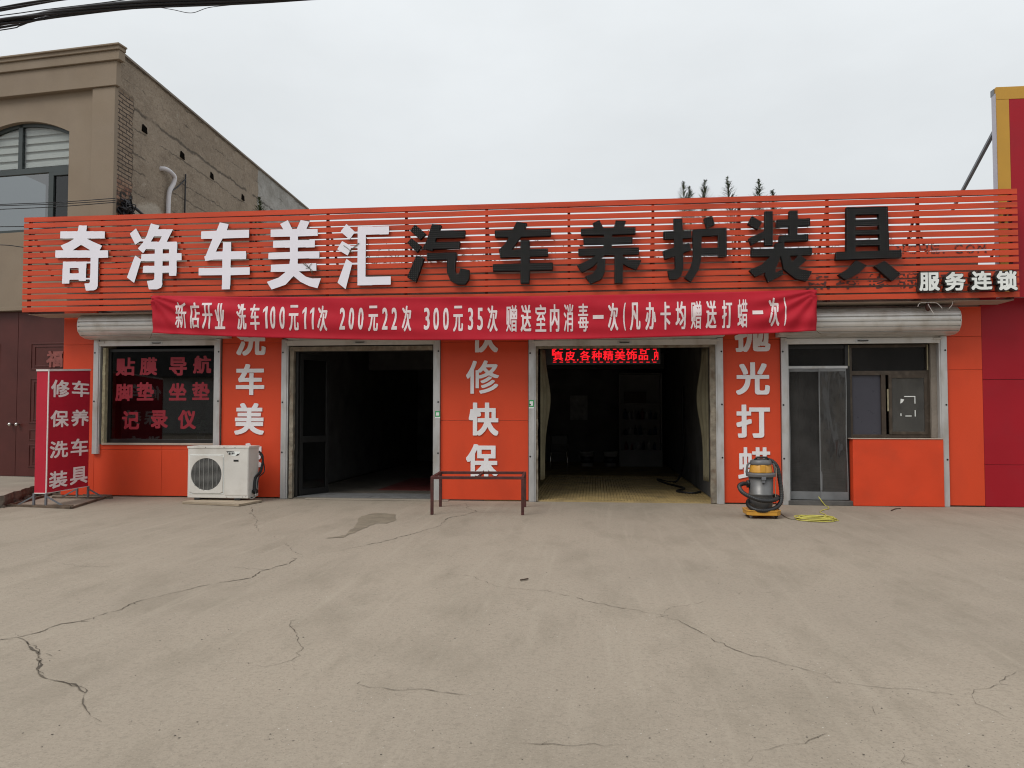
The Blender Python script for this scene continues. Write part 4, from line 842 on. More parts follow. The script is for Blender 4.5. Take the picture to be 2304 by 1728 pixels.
# ================================================================== bare steel frame before the middle pillar
fl, frr, bl, br_ = on_z(972, 1158), on_z(1176, 1159), on_z(991, 1140), on_z(1181, 1141); hz = .565
rack = thing('steel_frame', 'dark red rusty steel table frame without a top before the middle pillar', 'frame', (*((fl + br_) / 2).xy, 0)); lg = .042
for p in (fl, frr, bl, br_): b = MB(); b.box(p.x - lg / 2, p.x + lg / 2, p.y - lg / 2, p.y + lg / 2, .003, hz - lg); b.build('leg', M['rust'], rack, bevel=.003)
b = MB(); zc = hz - lg / 2 + .002
for p, r in ((fl, frr), (bl, br_)): b.bar((p.x - lg / 2, p.y, zc), (r.x + lg / 2, r.y, zc), lg, lg)
for t in (0, .5, 1):
    p, r = fl.lerp(frr, t), bl.lerp(br_, t); d = (r - p).normalized() * (lg / 2 + .002); b.bar((p.x + d.x, p.y + d.y, zc), (r.x - d.x, r.y - d.y, zc), lg if t != .5 else .03, lg if t != .5 else .03)
b.build('top_rails', M['rust'], rack, bevel=.003)

# ================================================================== vacuum cleaner
vc = on_z(1717, 1166); vc = Vector((vc.x, vc.y + .12, 0)); VS = 10.85 / FPX
vac = thing('vacuum_cleaner', 'grey and yellow wheeled drum vacuum cleaner wrapped in its black hose', 'vacuum cleaner', vc)
def zc_(v): return (1172 - v) * VS * 1.0
b = MB(); cw_ = .235; pl = [(-cw_, -.15), (-.17, -.22), (.17, -.22), (cw_, -.15), (cw_, .15), (.17, .22), (-.17, .22), (-cw_, .15)]
b.prism([(vc.x + x, vc.y + y) for x, y in pl], .046, .110, 'z'); b.prism([(vc.x + x * 1.04, vc.y + y * 1.04) for x, y in pl], .104, .120, 'z'); b.build('trolley', M['vac_yellow'], vac, bevel=.012)
for sx_ in (-1, 1):
    for sy_ in (-1, 1):
        b = MB(); x, y = vc.x + .175 * sx_, vc.y + .15 * sy_; b.lathe((x, y - .0, .027), [(.010, -.016), (.027, -.014), (.027, .014), (.010, .016)], 16, 'x'); b.box(x - .023, x - .017, y - .012, y + .012, .024, .047); b.box(x + .017, x + .023, y - .012, y + .012, .024, .047); b.build('caster', M['vac_grey'] if sx_ < 0 else M['black'], vac)
tr = .175; tz0, tz1 = .12, zc_(1076)
b = MB(); b.lathe((vc.x, vc.y, 0), [(.14, tz0), (.155, tz0 + .015), (.162, tz0 + .15), (.168, tz0 + .2), (tr, tz0 + .205), (tr, tz0 + .225), (.168, tz0 + .23), (.172, tz1)], 36); b.build('tank', M['vac_tank'], vac)
b = MB(); b.lathe((vc.x, vc.y, 0), [(.17, tz1 - .02), (.205, tz1 - .01), (.21, tz1 + .03), (.19, tz1 + .045), (.16, tz1 + .046)], 36)
for sx_ in (-1, 1): b.prism([(vc.x + sx_ * .19, tz1 + .03), (vc.x + sx_ * .215, tz1 + .04), (vc.x + sx_ * .195, tz1 + .16), (vc.x + sx_ * .165, tz1 + .19), (vc.x + sx_ * .16, tz1 + .17), (vc.x + sx_ * .178, tz1 + .14)], vc.y - .03, vc.y + .03)
b.build('rim', M['vac_grey'], vac, bevel=.004)
b = MB(); b.lathe((vc.x, vc.y, 0), [(.168, tz1 + .046), (.165, tz1 + .06), (.15, tz1 + .15), (.14, tz1 + .165)], 10); b.box(vc.x - .035, vc.x + .035, vc.y - .172, vc.y - .13, tz1 + .05, tz1 + .16); b.build('motor_head', M['vac_yellow'], vac, bevel=.008)
b = MB(); b.lathe((vc.x, vc.y, 0), [(.155, tz1 + .160), (.16, tz1 + .175), (.15, tz1 + .215), (.12, tz1 + .235), (.06, tz1 + .24)], 12); b.mi = 1; b.box(vc.x - .075, vc.x + .075, vc.y - .1, vc.y - .03, tz1 + .232, tz1 + .25); b.tube([(vc.x - .1, vc.y - .07, tz1 + .23), (vc.x - .07, vc.y - .08, tz1 + .268), (vc.x + .07, vc.y - .08, tz1 + .268), (vc.x + .1, vc.y - .07, tz1 + .23)], .014, 8); b.build('lid', [M['vac_grey'], M['black']], vac, bevel=.004)
b = MB(); b.box(vc.x - .03, vc.x + .03, vc.y - .21, vc.y - .175, tz1 - .05, tz1 - .005); b.box(vc.x - .02, vc.x + .02, vc.y - .195, vc.y - .172, tz1 - .09, tz1 - .05); b.build('latch', M['steel'], vac, bevel=.003)
def spline(P, n=8):
    P = [Vector(p) for p in P]; o = []
    for i in range(len(P) - 1):
        for s in range(n):
            t = s / n; a, b_, c, d = P[max(i - 1, 0)], P[i], P[i + 1], P[min(i + 2, len(P) - 1)]
            o.append(.5 * ((2 * b_) + (c - a) * t + (2 * a - 5 * b_ + 4 * c - d) * t * t + (3 * b_ - a - 3 * c + d) * t ** 3))
    return o + [P[-1]]
def hp(zx, zy, dy):   # from the zoomed measuring view of the cleaner
    u, v = 1620 + zx * .1537, 980 + zy * .1537; return on_y(u, v, vc.y + dy)
hose = [hp(400, 705, -.02), hp(330, 705, -.06), hp(282, 745, -.1), hp(330, 830, -.16), hp(450, 900, -.2), hp(600, 950, -.235), hp(740, 955, -.22), hp(830, 925, -.12), hp(845, 900, .05), hp(760, 880, .2), hp(500, 900, .22), hp(415, 960, .02), hp(425, 1030, -.12), hp(520, 1085, -.2), hp(660, 1100, -.21), hp(800, 1065, -.17), hp(885, 980, -.08), hp(900, 850, -.04), hp(875, 650, -.02), hp(840, 470, 0), hp(760, 375, .02), hp(660, 350, .02)]
sp_ = spline(hose, 14); rad = [.030 + .0028 * math.sin(i * 2.1) for i in range(len(sp_))]
b = MB(); b.tube(sp_, rad, 12); b.mi = 1; b.tube([hp(440, 700, -.02), hp(395, 700, -.03)], .04, 12); b.tube([hp(415, 655, -.03), hp(415, 760, -.03)], .028, 10); b.build('hose', [mat('black_hose', (.016, .016, .017), .45, var=.2, scale=10, dirt=(.1, .09, .075), dirt_amt=.35, dirt_scale=8), M['black']], vac)
b = MB(); b.tube(spline([hp(770, 445, -.02), hp(820, 470, -.03), hp(830, 560, -.05), hp(815, 700, -.1), hp(815, 950, -.12), hp(850, 1060, -.1)]), .006, 6)
gz = lambda zx, zy, h=.008: on_z(1620 + zx * .1537, 980 + zy * .1537, h)
b.tube(spline([hp(850, 1060, -.1), gz(880, 1110, .03), gz(905, 1150), gz(960, 1190), gz(1030, 1218), gz(1125, 1228)]), .006, 6); b.build('power_cord', M['cord_g'], vac)

# yellow cord: loose loops and a tail under the door
b = MB(); rr = random.Random(8); cc_ = on_z(1835, 1170); pts = []
for k in range(8 * 24):
    t = k / 24 * 2 * math.pi; lap = int(k / 24); rx, ry = .235 + .035 * math.sin(lap * 2.1) , .20 + .05 * math.sin(lap * 1.3 + 1); pts.append(Vector((cc_.x + rx * math.cos(t) + .02 * math.sin(lap * 3.3), cc_.y + ry * math.sin(t) + .02 * math.cos(lap * 2.7), .009 + lap * .0045 + .004 * math.sin(t * 3 + lap))))
b.tube(pts, .0075, 6)
tail = [pts[-1], gz(1590, 1190, .03), gz(1530, 1150), gz(1465, 1122), gz(1500, 1092), gz(1590, 1070), gz(1580, 1040), gz(1520, 1000), gz(1462, 940, .012)]; tail[-2:] = [on_y(1858, 1138, -.10), on_y(1850, 1129, -.075), on_y(1845, 1122, -.06), on_y(1842, 1118, -.02)]; b.tube(spline(tail), .0075, 6)
b.tube(spline([gz(1640, 1210, .01), gz(1700, 1245), gz(1735, 1240), gz(1690, 1225)]), .005, 5)
tag(b.build('extension_cord', M['cord_y']), 'coil of yellow cord on the concrete with its tail under the plastic door', 'cord')

# ================================================================== neighbour on the left (two storeys, beige front, bare side)
DC = 15.5
k0 = at(262, 300, DC); cor = Vector((k0.x, k0.y, 0))
dF = (RGT * -.976 + FWD * .218).normalized(); dS = (RGT * .0517 + FWD * .9987).normalized(); nF = Vector((dF.y, -dF.x, 0)); nF = nF if nF.dot(EYE - cor) > 0 else -nF; nS = Vector((dS.y, -dS.x, 0)); nS = nS if nS.dot(EYE - cor) > 0 else -nS
ZTOP = (930 - 91) / FPX * (DC - .25) + CAMH + .05; LF, LS = 7.0, 12.3
nb_ = thing('beige_building', 'two storey beige building with bare patched side wall behind the orange fascia', 'building', cor)
def fp(s, z, off=0.0): return cor + dF * s + nF * off + Vector((0, 0, z))        # point on the front: s to the left of the corner
def fs_of(u, v):                                                                 # where a pixel meets the front plane
    d = ray(u, v); t = (cor - EYE).dot(nF) / d.dot(nF); p = EYE + d * t; return (p - cor).dot(dF), p.z
def fbox(b, s0, s1, z0, z1, o0, o1):
    b.hexa([fp(s0, z0, o1), fp(s1, z0, o1), fp(s1, z0, o0), fp(s0, z0, o0), fp(s0, z1, o1), fp(s1, z1, o1), fp(s1, z1, o0), fp(s0, z1, o0)])
wr, wzb = fs_of(152, 400)[0], fs_of(75, 520)[1]; warch = fs_of(154, 295)[1]; wtop = fs_of(40, 274)[1]; wl_ = wr + 2.35; zd = fs_of(60, 698)[1]; drr = fs_of(139, 800)[0] - .8
zent = fs_of(262, 196)[1]; pil = fs_of(210, 350)[0]
# front wall around the arched window and the doors
b = MB(); n = 18; O = -.02
def arch(t): c_ = (t - .5) * 2; return warch + (wtop - warch) * math.sqrt(max(0, 1 - c_ * c_ * .999)) if False else warch + (wtop - warch) * (1 - c_ * c_)
fbox(b, .0, .5, zd, zent + .2, -.035, O); fbox(b, .5, wr, zd, zent + .2, -.3, O); fbox(b, wl_, LF, zd, zent + .2, -.3, O); fbox(b, wr, wl_, zd, wzb, -.3, O)
for k in range(n):
    s0, s1 = wr + (wl_ - wr) * k / n, wr + (wl_ - wr) * (k + 1) / n
    b.hexa([fp(s0, arch(k / n), O), fp(s1, arch((k + 1) / n), O), fp(s1, arch((k + 1) / n), -.3), fp(s0, arch(k / n), -.3), fp(s0, zent + .2, O), fp(s1, zent + .2, O), fp(s1, zent + .2, -.3), fp(s0, zent + .2, -.3)])
b.build('front_wall', M['beige'], nb_)
b = MB(); fbox(b, 0, pil, zd, zent - .003, -.03, .06); b.build('pilaster', M['beige'], nb_, bevel=.008)
b = MB(); zz = [zent, fs_of(268, 141)[1], fs_of(270, 120)[1], fs_of(270, 108)[1], ZTOP]
for z0, z1, o, s_ in ((zz[0], zz[1], .10, -.06), (zz[1], zz[2], .15, -.15), (zz[2], zz[3], .19, -.17), (zz[3], zz[4], .23, -.20)): fbox(b, s_, LF, z0 + .001, z1, -.03, o)
b.build('cornice', M['beige'], nb_, bevel=.01)
b = MB(); fbox(b, -.0, LF, zd - .005, zd + .075, -.25, .04); b.build('string_course', M['beige'], nb_, bevel=.006)
# window
b = MB(); fw = .075; zt_ = fs_of(60, 380)[1]; sm1 = fs_of(34, 330)[0]; sm2 = fs_of(103, 440)[0]
fbox(b, wr, wr + fw * .7, wzb, warch + .02, -.2, -.13); fbox(b, wl_ - fw, wl_, wzb, warch, -.2, -.13); fbox(b, wr, wl_, zt_ - .06, zt_ + .05, -.2, -.125); fbox(b, sm1 - .05, sm1 + .05, zt_ + .05, wtop, -.2, -.13); fbox(b, sm2 - .06, sm2 + .06, wzb, zt_ - .06, -.2, -.128); fbox(b, wr, wl_, wzb, wzb + .08, -.2, -.13); fbox(b, wr + .05, sm2 - .06, zt_ - .14, zt_ - .06, -.2, -.12)
for k in range(n):
    s0, s1 = wr + (wl_ - wr) * k / n, wr + (wl_ - wr) * (k + 1) / n; a0, a1 = arch(k / n), arch((k + 1) / n)
    b.hexa([fp(s0, a0 - .07, -.13), fp(s1, a1 - .07, -.13), fp(s1, a1 - .07, -.2), fp(s0, a0 - .07, -.2), fp(s0, a0 + .01, -.13), fp(s1, a1 + .01, -.13), fp(s1, a1 + .01, -.2), fp(s0, a0 + .01, -.2)])
uw = b.build('upper_window', mat('dark_green_frame', (.035, .045, .045), .4, var=.1), nb_)
b = MB(); fbox(b, sm2 - .03, wl_, wzb, zt_, -.172, -.166); b.build('pane', M['glass_up'], uw); b = MB(); fbox(b, wr, wl_, zt_, wtop, -.172, -.166); b.build('pane', M['glass_fan'], uw); b = MB(); fbox(b, wr, sm2 - .04, wzb, zt_, -.172, -.166); b.build('pane', M['glass'], uw)
b = MB()
for k in range(9):
    z = zt_ + .1 + k * .17; fbox(b, wr + .08, sm1 - .07, z, z + .11, -.23, -.21); fbox(b, sm1 + .07, wl_ - .1, z, z + .11, -.23, -.21)
fbox(b, wr + .02, wl_ - .02, zt_ + .05, wtop, -.26, -.25); b.build('blind', M['blind'], uw)
b = MB(); fbox(b, wr - .2, wl_ + .2, wzb - .3, wtop + .3, -2.2, -2.1); fbox(b, wr - .3, wr - .2, wzb - .3, wtop + .3, -2.0, -.32); b.build('inner_wall', M['inner'], nb_, each=True)
# doors
b = MB(); dz0 = .19; dm = fs_of(29, 880)[0]
fbox(b, drr - .2, drr, dz0, zd - .005, -.3, -.02); fbox(b, 5.2, LF, dz0, zd - .005, -.3, -.02); b.build('lower_wall', M['beige'], nb_, each=True)
for s0, s1, hs in ((drr, dm, dm - .08), (dm, 5.2, dm + .09)):
    b = MB(); fbox(b, s0 + .004, s1 - .004, dz0 + .01, zd - .006, -.16, -.1); dr = b.build('metal_door', M['door_red'], nb_, bevel=.004)
    b = MB(); c_ = fs_of(60, 800)[0] if s0 == drr else s0 + 1.75; a_ = c_ - 1.3
    for z0, z1 in [(fs_of(60, vb)[1], fs_of(60, va)[1]) for va, vb in ((771, 832), (850, 953), (966, 992), (1000, 1052))]:
        for o, i in ((.0, .098), (.09, .088)):
            x0_, x1_, y0_, y1_ = a_ + o, c_ - o, z0 + o * .7, z1 - o * .7
            if y1_ - y0_ < .15: continue
            for q_ in ((x0_, x0_ + .03, y0_, y1_), (x1_ - .03, x1_, y0_, y1_), (x0_ + .03, x1_ - .03, y0_, y0_ + .03), (x0_ + .03, x1_ - .03, y1_ - .03, y1_)): fbox(b, *q_, -.101, -.088)
    b.build('raised_panel', M['door_red'], dr, bevel=.005)
    b = MB(); p = fp(hs, 1.27, -.1); b.tube([p, p + nF * .05], .018, 10); b.lathe(p + nF * .07, [(.001, -.04), (.03, -.03), (.04, 0), (.03, .03), (.001, .04)], 14, 'z'); b.build('door_knob', M['chrome'], dr)
    if s0 == drr:   # blessing character pressed into the top panel
        me = loops_mesh(glyph_loops('福', 0, .40, 0, .34, .014, .012, 90), .02); sf, zf = fs_of(97, 826); p = fp(sf, zf, -.086); ax = -dF
        me.transform(Matrix(((ax.x, 0, nF.x, p.x), (ax.y, 0, nF.y, p.y), (0, 1, 0, p.z), (0, 0, 0, 1)))); link('relief', me, dr, [M['door_gold']])
# bare side wall: strip of brick at the corner, patched render, grey render at the far end
def side_material():
    m = bpy.data.materials.new('patched_render'); m.use_nodes = True; nt = m.node_tree; N = nt.nodes; L = nt.links; b = N['Principled BSDF']; b.inputs['Roughness'].default_value = .95
    uv = N.new('ShaderNodeUVMap'); uv.uv_map = 'UVMap'
    def noise(sc, det=7, rough=.6, dist=0, st=None):
        n = N.new('ShaderNodeTexNoise'); n.inputs['Scale'].default_value = sc; n.inputs['Detail'].default_value = det; n.inputs['Roughness'].default_value = rough; n.inputs['Distortion'].default_value = dist
        if st: mp = N.new('ShaderNodeMapping'); mp.inputs['Scale'].default_value = st; L.new(uv.outputs[0], mp.inputs[0]); L.new(mp.outputs[0], n.inputs[0])
        else: L.new(uv.outputs[0], n.inputs[0])
        return n.outputs[0]
    def rng(s, a, c, lo, hi):
        r = N.new('ShaderNodeMapRange'); L.new(s, r.inputs[0])
        for i, q in enumerate((a, c, lo, hi)): r.inputs[i + 1].default_value = q
        return r.outputs[0]
    def mix(f, A, Bc):
        x = N.new('ShaderNodeMix'); x.data_type = 'RGBA'; L.new(f, x.inputs[0])
        for q, i in ((A, 6), (Bc, 7)):
            if isinstance(q, tuple): x.inputs[i].default_value = (*q, 1)
            else: L.new(q, x.inputs[i])
        return x.outputs[2]
    def mth(op, a, c):
        x = N.new('ShaderNodeMath'); x.operation = op
        for i, q in enumerate((a, c)):
            if isinstance(q, (int, float)): x.inputs[i].default_value = q
            else: L.new(q, x.inputs[i])
        return x.outputs[0]
    sp = N.new('ShaderNodeSeparateXYZ'); L.new(uv.outputs[0], sp.inputs[0]); U, V = sp.outputs[0], sp.outputs[1]
    c = mix(rng(noise(.9), .35, .65, 0, 1), (.30, .24, .18), (.23, .182, .135)); c = mix(rng(noise(5, 8, .7), .5, .7, 0, .6), c, (.165, .128, .094)); c = mix(rng(noise(14, 6), .5, .75, 0, .6), c, (.36, .30, .23)); c = mix(rng(noise(9, 9, .75, 1.5), .55, .66, 0, .75), c, (.12, .094, .07)); c = mix(rng(noise(2.6, 8, .75, .8), .60, .66, 0, .5), c, (.37, .31, .245))
    # pale band and low pale render
    wob = mth('MULTIPLY', mth('SUBTRACT', noise(1.2), .5), .25); Vw = mth('ADD', V, wob)
    band = mth('MULTIPLY', rng(Vw, 7.55, 7.6, 0, 1), rng(Vw, 7.9, 7.95, 1, 0)); c = mix(mth('MULTIPLY', band, .7), c, (.29, .235, .18))
    low = rng(mth('ADD', V, mth('MULTIPLY', mth('SUBTRACT', noise(.5), .5), 2.0)), 5.95, 6.05, 1, 0); c = mix(mth('MULTIPLY', low, .85), c, (.40, .35, .29)); c = mix(rng(noise(2.2, 6, .7), .62, .66, 0, .55), c, (.36, .31, .25))
    grey = rng(mth('ADD', U, mth('MULTIPLY', mth('SUBTRACT', noise(2.5), .5), .3)), 7.55, 7.6, 0, 1); gcol = mix(rng(noise(1.8, 8, .7), .35, .65, 0, 1), (.38, .37, .35), (.24, .23, .21)); c = mix(grey, c, gcol)
    # dark horizontal cracks
    for v0, wv, lo in ((7.95, .06, .44), (7.55, .025, .50), (8.85, .03, .52), (8.45, .02, .56), (7.0, .025, .52), (6.65, .025, .5), (6.2, .02, .52)):
        d = mth('ABSOLUTE', mth('SUBTRACT', mth('ADD', V, mth('MULTIPLY', mth('SUBTRACT', noise(.8 + v0 * .1, 8, .75), .5), .3)), v0), 0); cr_ = mth('MULTIPLY', rng(d, wv * .2, wv * .8, 1, 0), rng(noise(1.1, 3, .5, 0, (1, .1, 1)), lo - .06, lo + .02, 0, 1)); c = mix(mth('MULTIPLY', cr_, .75), c, (.045, .036, .027))
    br = N.new('ShaderNodeTexBrick'); L.new(uv.outputs[0], br.inputs[0]); br.inputs['Scale'].default_value = 1.0; br.inputs['Brick Width'].default_value = .25; br.inputs['Row Height'].default_value = .085; br.inputs['Mortar Size'].default_value = .012
    br.inputs['Color1'].default_value = (.29, .215, .155, 1); br.inputs['Color2'].default_value = (.22, .165, .12, 1); br.inputs['Mortar'].default_value = (.06, .045, .034, 1)
    br2 = N.new('ShaderNodeTexBrick'); L.new(uv.outputs[0], br2.inputs[0]); br2.inputs['Scale'].default_value = 1.0; br2.inputs['Brick Width'].default_value = .25; br2.inputs['Row Height'].default_value = .085; br2.inputs['Mortar Size'].default_value = .01
    br2.inputs['Color1'].default_value = (.25, .10, .065, 1); br2.inputs['Color2'].default_value = (.32, .2, .13, 1); br2.inputs['Mortar'].default_value = (.10, .07, .055, 1)
    bcol = mix(rng(V, 6.2, 6.4, 0, 1), br2.outputs[0], br.outputs[0]); soot = mth('MULTIPLY', rng(mth('ABSOLUTE', mth('SUBTRACT', V, 5.75), 0), .3, .55, 1, 0), rng(noise(6), .42, .55, 0, 1)); bcol = mix(soot, bcol, (.02, .018, .015))
    edge = mth('MULTIPLY', rng(mth('ADD', U, mth('MULTIPLY', mth('SUBTRACT', noise(7, 4), .5), .22)), .62, .66, 1, 0), rng(V, 8.1, 8.2, 1, 0)); c = mix(edge, c, bcol)
    L.new(c, b.inputs['Base Color'])
    h = mth('ADD', noise(6, 9, .7), mth('MULTIPLY', noise(1.3, 9, .7), 1.5)); hb = mth('ADD', h, mth('MULTIPLY', mth('MULTIPLY', edge, mth('SUBTRACT', 1, br.outputs['Fac'])), 1.2))
    bn = N.new('ShaderNodeBump'); bn.inputs['Strength'].default_value = .8; bn.inputs['Distance'].default_value = .06; L.new(hb, bn.inputs['Height']); L.new(bn.outputs[0], b.inputs['Normal']); return m
b = MB(); uvl = b.bm.loops.layers.uv.new('UVMap'); nu, nv = 60, 36; rr = random.Random(2)
def sp3(s, z, o=0.0): return cor + dS * s + nS * o + Vector((0, 0, z))
def zroof(s): return ZTOP
gr = [[(i / nu * LS, j / nv * ZTOP) for i in range(nu + 1)] for j in range(nv + 1)]
gv = [[b.bm.verts.new(sp3(s, z, -.015 + (rr.uniform(-.012, .012) if 0 < i < nu and 0 < j < nv else 0))) for i, (s, z) in enumerate(row)] for j, row in enumerate(gr)]
for j in range(nv):
    for i in range(nu):
        f = b.face([gv[j][i], gv[j][i + 1], gv[j + 1][i + 1], gv[j + 1][i]])
        for lpq, (jj, ii) in zip(f.loops, ((j, i), (j, i + 1), (j + 1, i + 1), (j + 1, i))): lpq[uvl].uv = gr[jj][ii]
b.build('side_wall', side_material(), nb_)
b = MB(); e = cor + dS * LS; f2 = e + dF * LF; g2 = cor + dF * LF
b.hexa([Vector((*p.xy, ZTOP - .3)) for p in (cor - nS * .08 + dS * .3, g2 + dS * .3, f2, e - nS * .08)] + [Vector((*p.xy, ZTOP - .03)) for p in (cor - nS * .08 + dS * .3, g2 + dS * .3, f2, e - nS * .08)]); b.build('roof', M['concrete_wall'], nb_)
b = MB()
for s in np.linspace(0, LS - .5, 24): b.hexa([sp3(s, ZTOP - .02, -.1), sp3(s + LS / 23 * .98, ZTOP - .02, -.1), sp3(s + LS / 23 * .98, ZTOP - .02, .03), sp3(s, ZTOP - .02, .03), sp3(s, ZTOP + .025, -.1), sp3(s + LS / 23 * .98, ZTOP + .025, -.1), sp3(s + LS / 23 * .98, ZTOP + .025, .03), sp3(s, ZTOP + .025, .03)])
b.build('coping', M['concrete_wall'], nb_)
b = MB(); b.hexa([Vector((*p.xy, 0)) for p in (e, f2, f2 + dS * .2, e + dS * .2)] + [Vector((*p.xy, ZTOP)) for p in (e, f2, f2 + dS * .2, e + dS * .2)]); b.build('back_wall', M['concrete_wall'], nb_)
def on_side(u, v):
    d = ray(u, v); t = (cor - EYE).dot(nS) / d.dot(nS); return EYE + d * t
b = MB()
for u, v in ((326, 290), (411, 349), (477, 395), (547, 444), (585, 470)):
    p = on_side(u, v); b.hexa([p + dS * x + Vector((0, 0, z)) + nS * y for x, z, y in ((-.09, -.07, -.02), (.11, -.08, -.02), (.11, -.08, .004), (-.09, -.07, .004), (-.07, .08, -.02), (.08, .05, -.02), (.08, .05, .004), (-.07, .08, .004))])
b.build('putlog_hole', mat('dark_hole', (.008, .007, .006), 1, spec=0), nb_, each=True)
b = MB(); b.tube(spline([on_side(363, 380) - nS * .1, on_side(366, 381) + nS * .08, on_side(380, 396) + nS * .12, on_side(381, 412) + nS * .10, on_side(375, 430) + nS * .07, on_side(373, 455) + nS * .06, on_side(372, 500) + nS * .06], 6), .052, 10); b.build('drain_pipe', M['pvc'], nb_)
b = MB(); b.tube(spline([on_side(u, v) + nS * .03 for u, v in ((415, 392), (414, 430), (413, 485))]), .018, 5); b.tube(spline([on_side(u, v) + nS * .03 for u, v in ((414, 404), (395, 422), (379, 432))]), .015, 5); b.build('wall_cable', M['cable'], nb_)

# ================================================================== neighbour on the right (red panels, tall yellow framed sign)
rw = thing('red_building', 'red panelled building with a tall yellow framed sign at the right edge', 'building', (XR + 1.5, 0, 0)); XE = XR + 4.5
zj = [PZ(1140, 2250), PZ(1046, 2240), PZ(854, 2240), PZ(640, 2240)]
b = MB()
for z0, z1 in ((.006, zj[1]), (zj[1], zj[2]), (zj[2], zj[3] + .2)):
    for x0, x1 in ((XR, XR + 2.2), (XR + 2.2, XE)): b.box(x0 + .004, x1 - .003, .01, .05, z0 + .003, z1 - .003)
b.build('wall_panel', M['red_panel'], rw, bevel=.003)
b = MB(); b.box(XR + .004, XE, .052, 8, 0, 3.9); b.build('wall', M['concrete_wall'], rw)
YP = -.34; sxl = on_y(2241, 195, YP).x; szt = on_y(2241, 196, YP).z; szb = 3.32; wy = on_y(2270, 222, YP).x - sxl; hy = szt - on_y(2270, 223, YP).z
b = MB(); b.box(sxl, XE, YP, YP + .05, szt - hy + .002, szt); b.box(sxl, sxl + wy, YP, YP + .05, szb, szt - hy - .002); bo = b.build('sign_border', M['yellow_panel'], rw, bevel=.002)
b = MB(); b.box(sxl + wy + .003, XE, YP + .002, YP + .05, szb, szt - hy - .004); b.build('sign_face', M['red_panel'], rw)
b = MB(); b.box(sxl - .012, sxl - .002, YP + .01, YP + .13, szb, szt - .1); b.mi = 1; b.box(sxl - .014, sxl + .02, YP + .051, YP + .15, szt - .11, szt - .01); b.mi = 0; b.box(sxl, XE, YP + .052, YP + .1, szb, szt - .12); b.build('sign_edge', [M['lavender'], M['steel']], rw)
b = MB(); p = on_y(2240, 290, YP + .12); q_ = on_y(2160, 440, 1.6); q_ = p + (q_ - p) * 1.25; b.bar(p, q_, .05); p2_ = p + Vector((3, 0, 0)); b.bar(p2_, p2_ + (q_ - p), .05); b.build('brace', M['steel'], rw, each=True)

# ================================================================== overhead and small cables
def cable(pixels, rad, label, deps, n=10, grp=None, lag=0):
    b = MB(); P_ = [at(u, v, d) for (u, v), d in zip(pixels, deps)]; b.tube(spline(P_, n), rad, 6)
    return tag(b.build('overhead_cable', M['cable']), label, 'cable', grp)
def bundle(pixels, dep, rads, label, seed):
    rr = random.Random(seed); b = MB(); P_ = [at(u, v, dep) for u, v in pixels]; sp_ = spline(P_, 12)
    for k, r_ in enumerate(rads):
        ph = rr.uniform(0, 6); am = .012 + .008 * k; b.tube([p + Vector((0, am * math.cos(i * .07 + ph), am * math.sin(i * .05 + ph) * .8)) for i, p in enumerate(sp_)], r_ * .72, 6)
    return tag(b.build('overhead_cable', M['cable']), label, 'cable', 'overhead cables')
bundle([(-420, 130), (-150, 78), (0, 50), (70, 37), (140, 25), (312, 9), (555, -1), (760, -10), (1100, -18)], 9.5, [.026, .024, .024, .022, .02, .016, .014], 'thick lower bundle of black cables across the top left of the sky', 1)
bundle([(-420, 90), (-150, 50), (0, 24), (90, 9), (167, -2), (400, -30), (700, -50)], 9.9, [.022, .02, .016, .014], 'thinner upper bundle of black cables in the top left corner', 2)
for (px_, lb, r_) in (([(-300, 52), (0, 19), (120, 2), (300, -20)], 'single thin black cable above the upper cable bundle', .006), ([(-300, 70), (0, 35), (90, 23), (240, 5), (420, -20)], 'thin black cable running between the two cable bundles', .006), ([(-300, 110), (0, 68), (45, 58), (85, 42), (140, 28)], 'sagging thin cable below the thick bundle at the left edge', .007), ([(-300, 95), (0, 60), (50, 48), (100, 35)], 'short thin cable hugging the underside of the thick bundle', .006), ([(345, 14), (390, 22), (431, 29), (470, 17), (530, 10), (600, 1), (700, -8)], 'thin hair like wire dipping below the cables in the sky', .004)):
    cable(px_, r_, lb, [9.6] * len(px_), grp='overhead cables')
for v0, v1, lb in ((460, 446, 'upper thin wire from the left to the brick corner of the beige building'), (463, 451, 'middle thin wire from the left to the brick corner of the beige building'), (471, 455, 'lower thin wire from the left to the brick corner of the beige building')):
    cable([(-200, v0 + 9), (0, v0), (130, (v0 + v1) / 2 + 2), (260, v1)], .008, lb, [14.6, 14.7, 14.9, 15.1], grp='wires on the beige front')
cable([(-100, 553), (0, 551), (50, 556), (110, 565)], .008, 'slack thin wire entering behind the left end of the fascia', [13.6, 13.6, 13.7, 13.8], grp='wires on the beige front')
cable([(-100, 510), (0, 510), (60, 510), (120, 515)], .008, 'level thin wire entering behind the left end of the fascia', [13.9, 13.9, 14.0, 14.1], grp='wires on the beige front')
b = MB(); rr = random.Random(9); c0 = on_side(272, 460) + nS * .1
for k in range(16): b.tube(spline([c0 + Vector((rr.uniform(-.14, .18), rr.uniform(-.1, .25), rr.uniform(-.3, .1))) for _ in range(4)], 5), rr.uniform(.008, .02), 5)
b.tube(spline([c0, on_side(290, 470) + nS * .15, on_side(318, 490) + nS * .1]), .03, 6)
tag(b.build('cable_tangle', M['cable']), 'knot of tangled black wires at the brick corner of the beige building', 'wires')
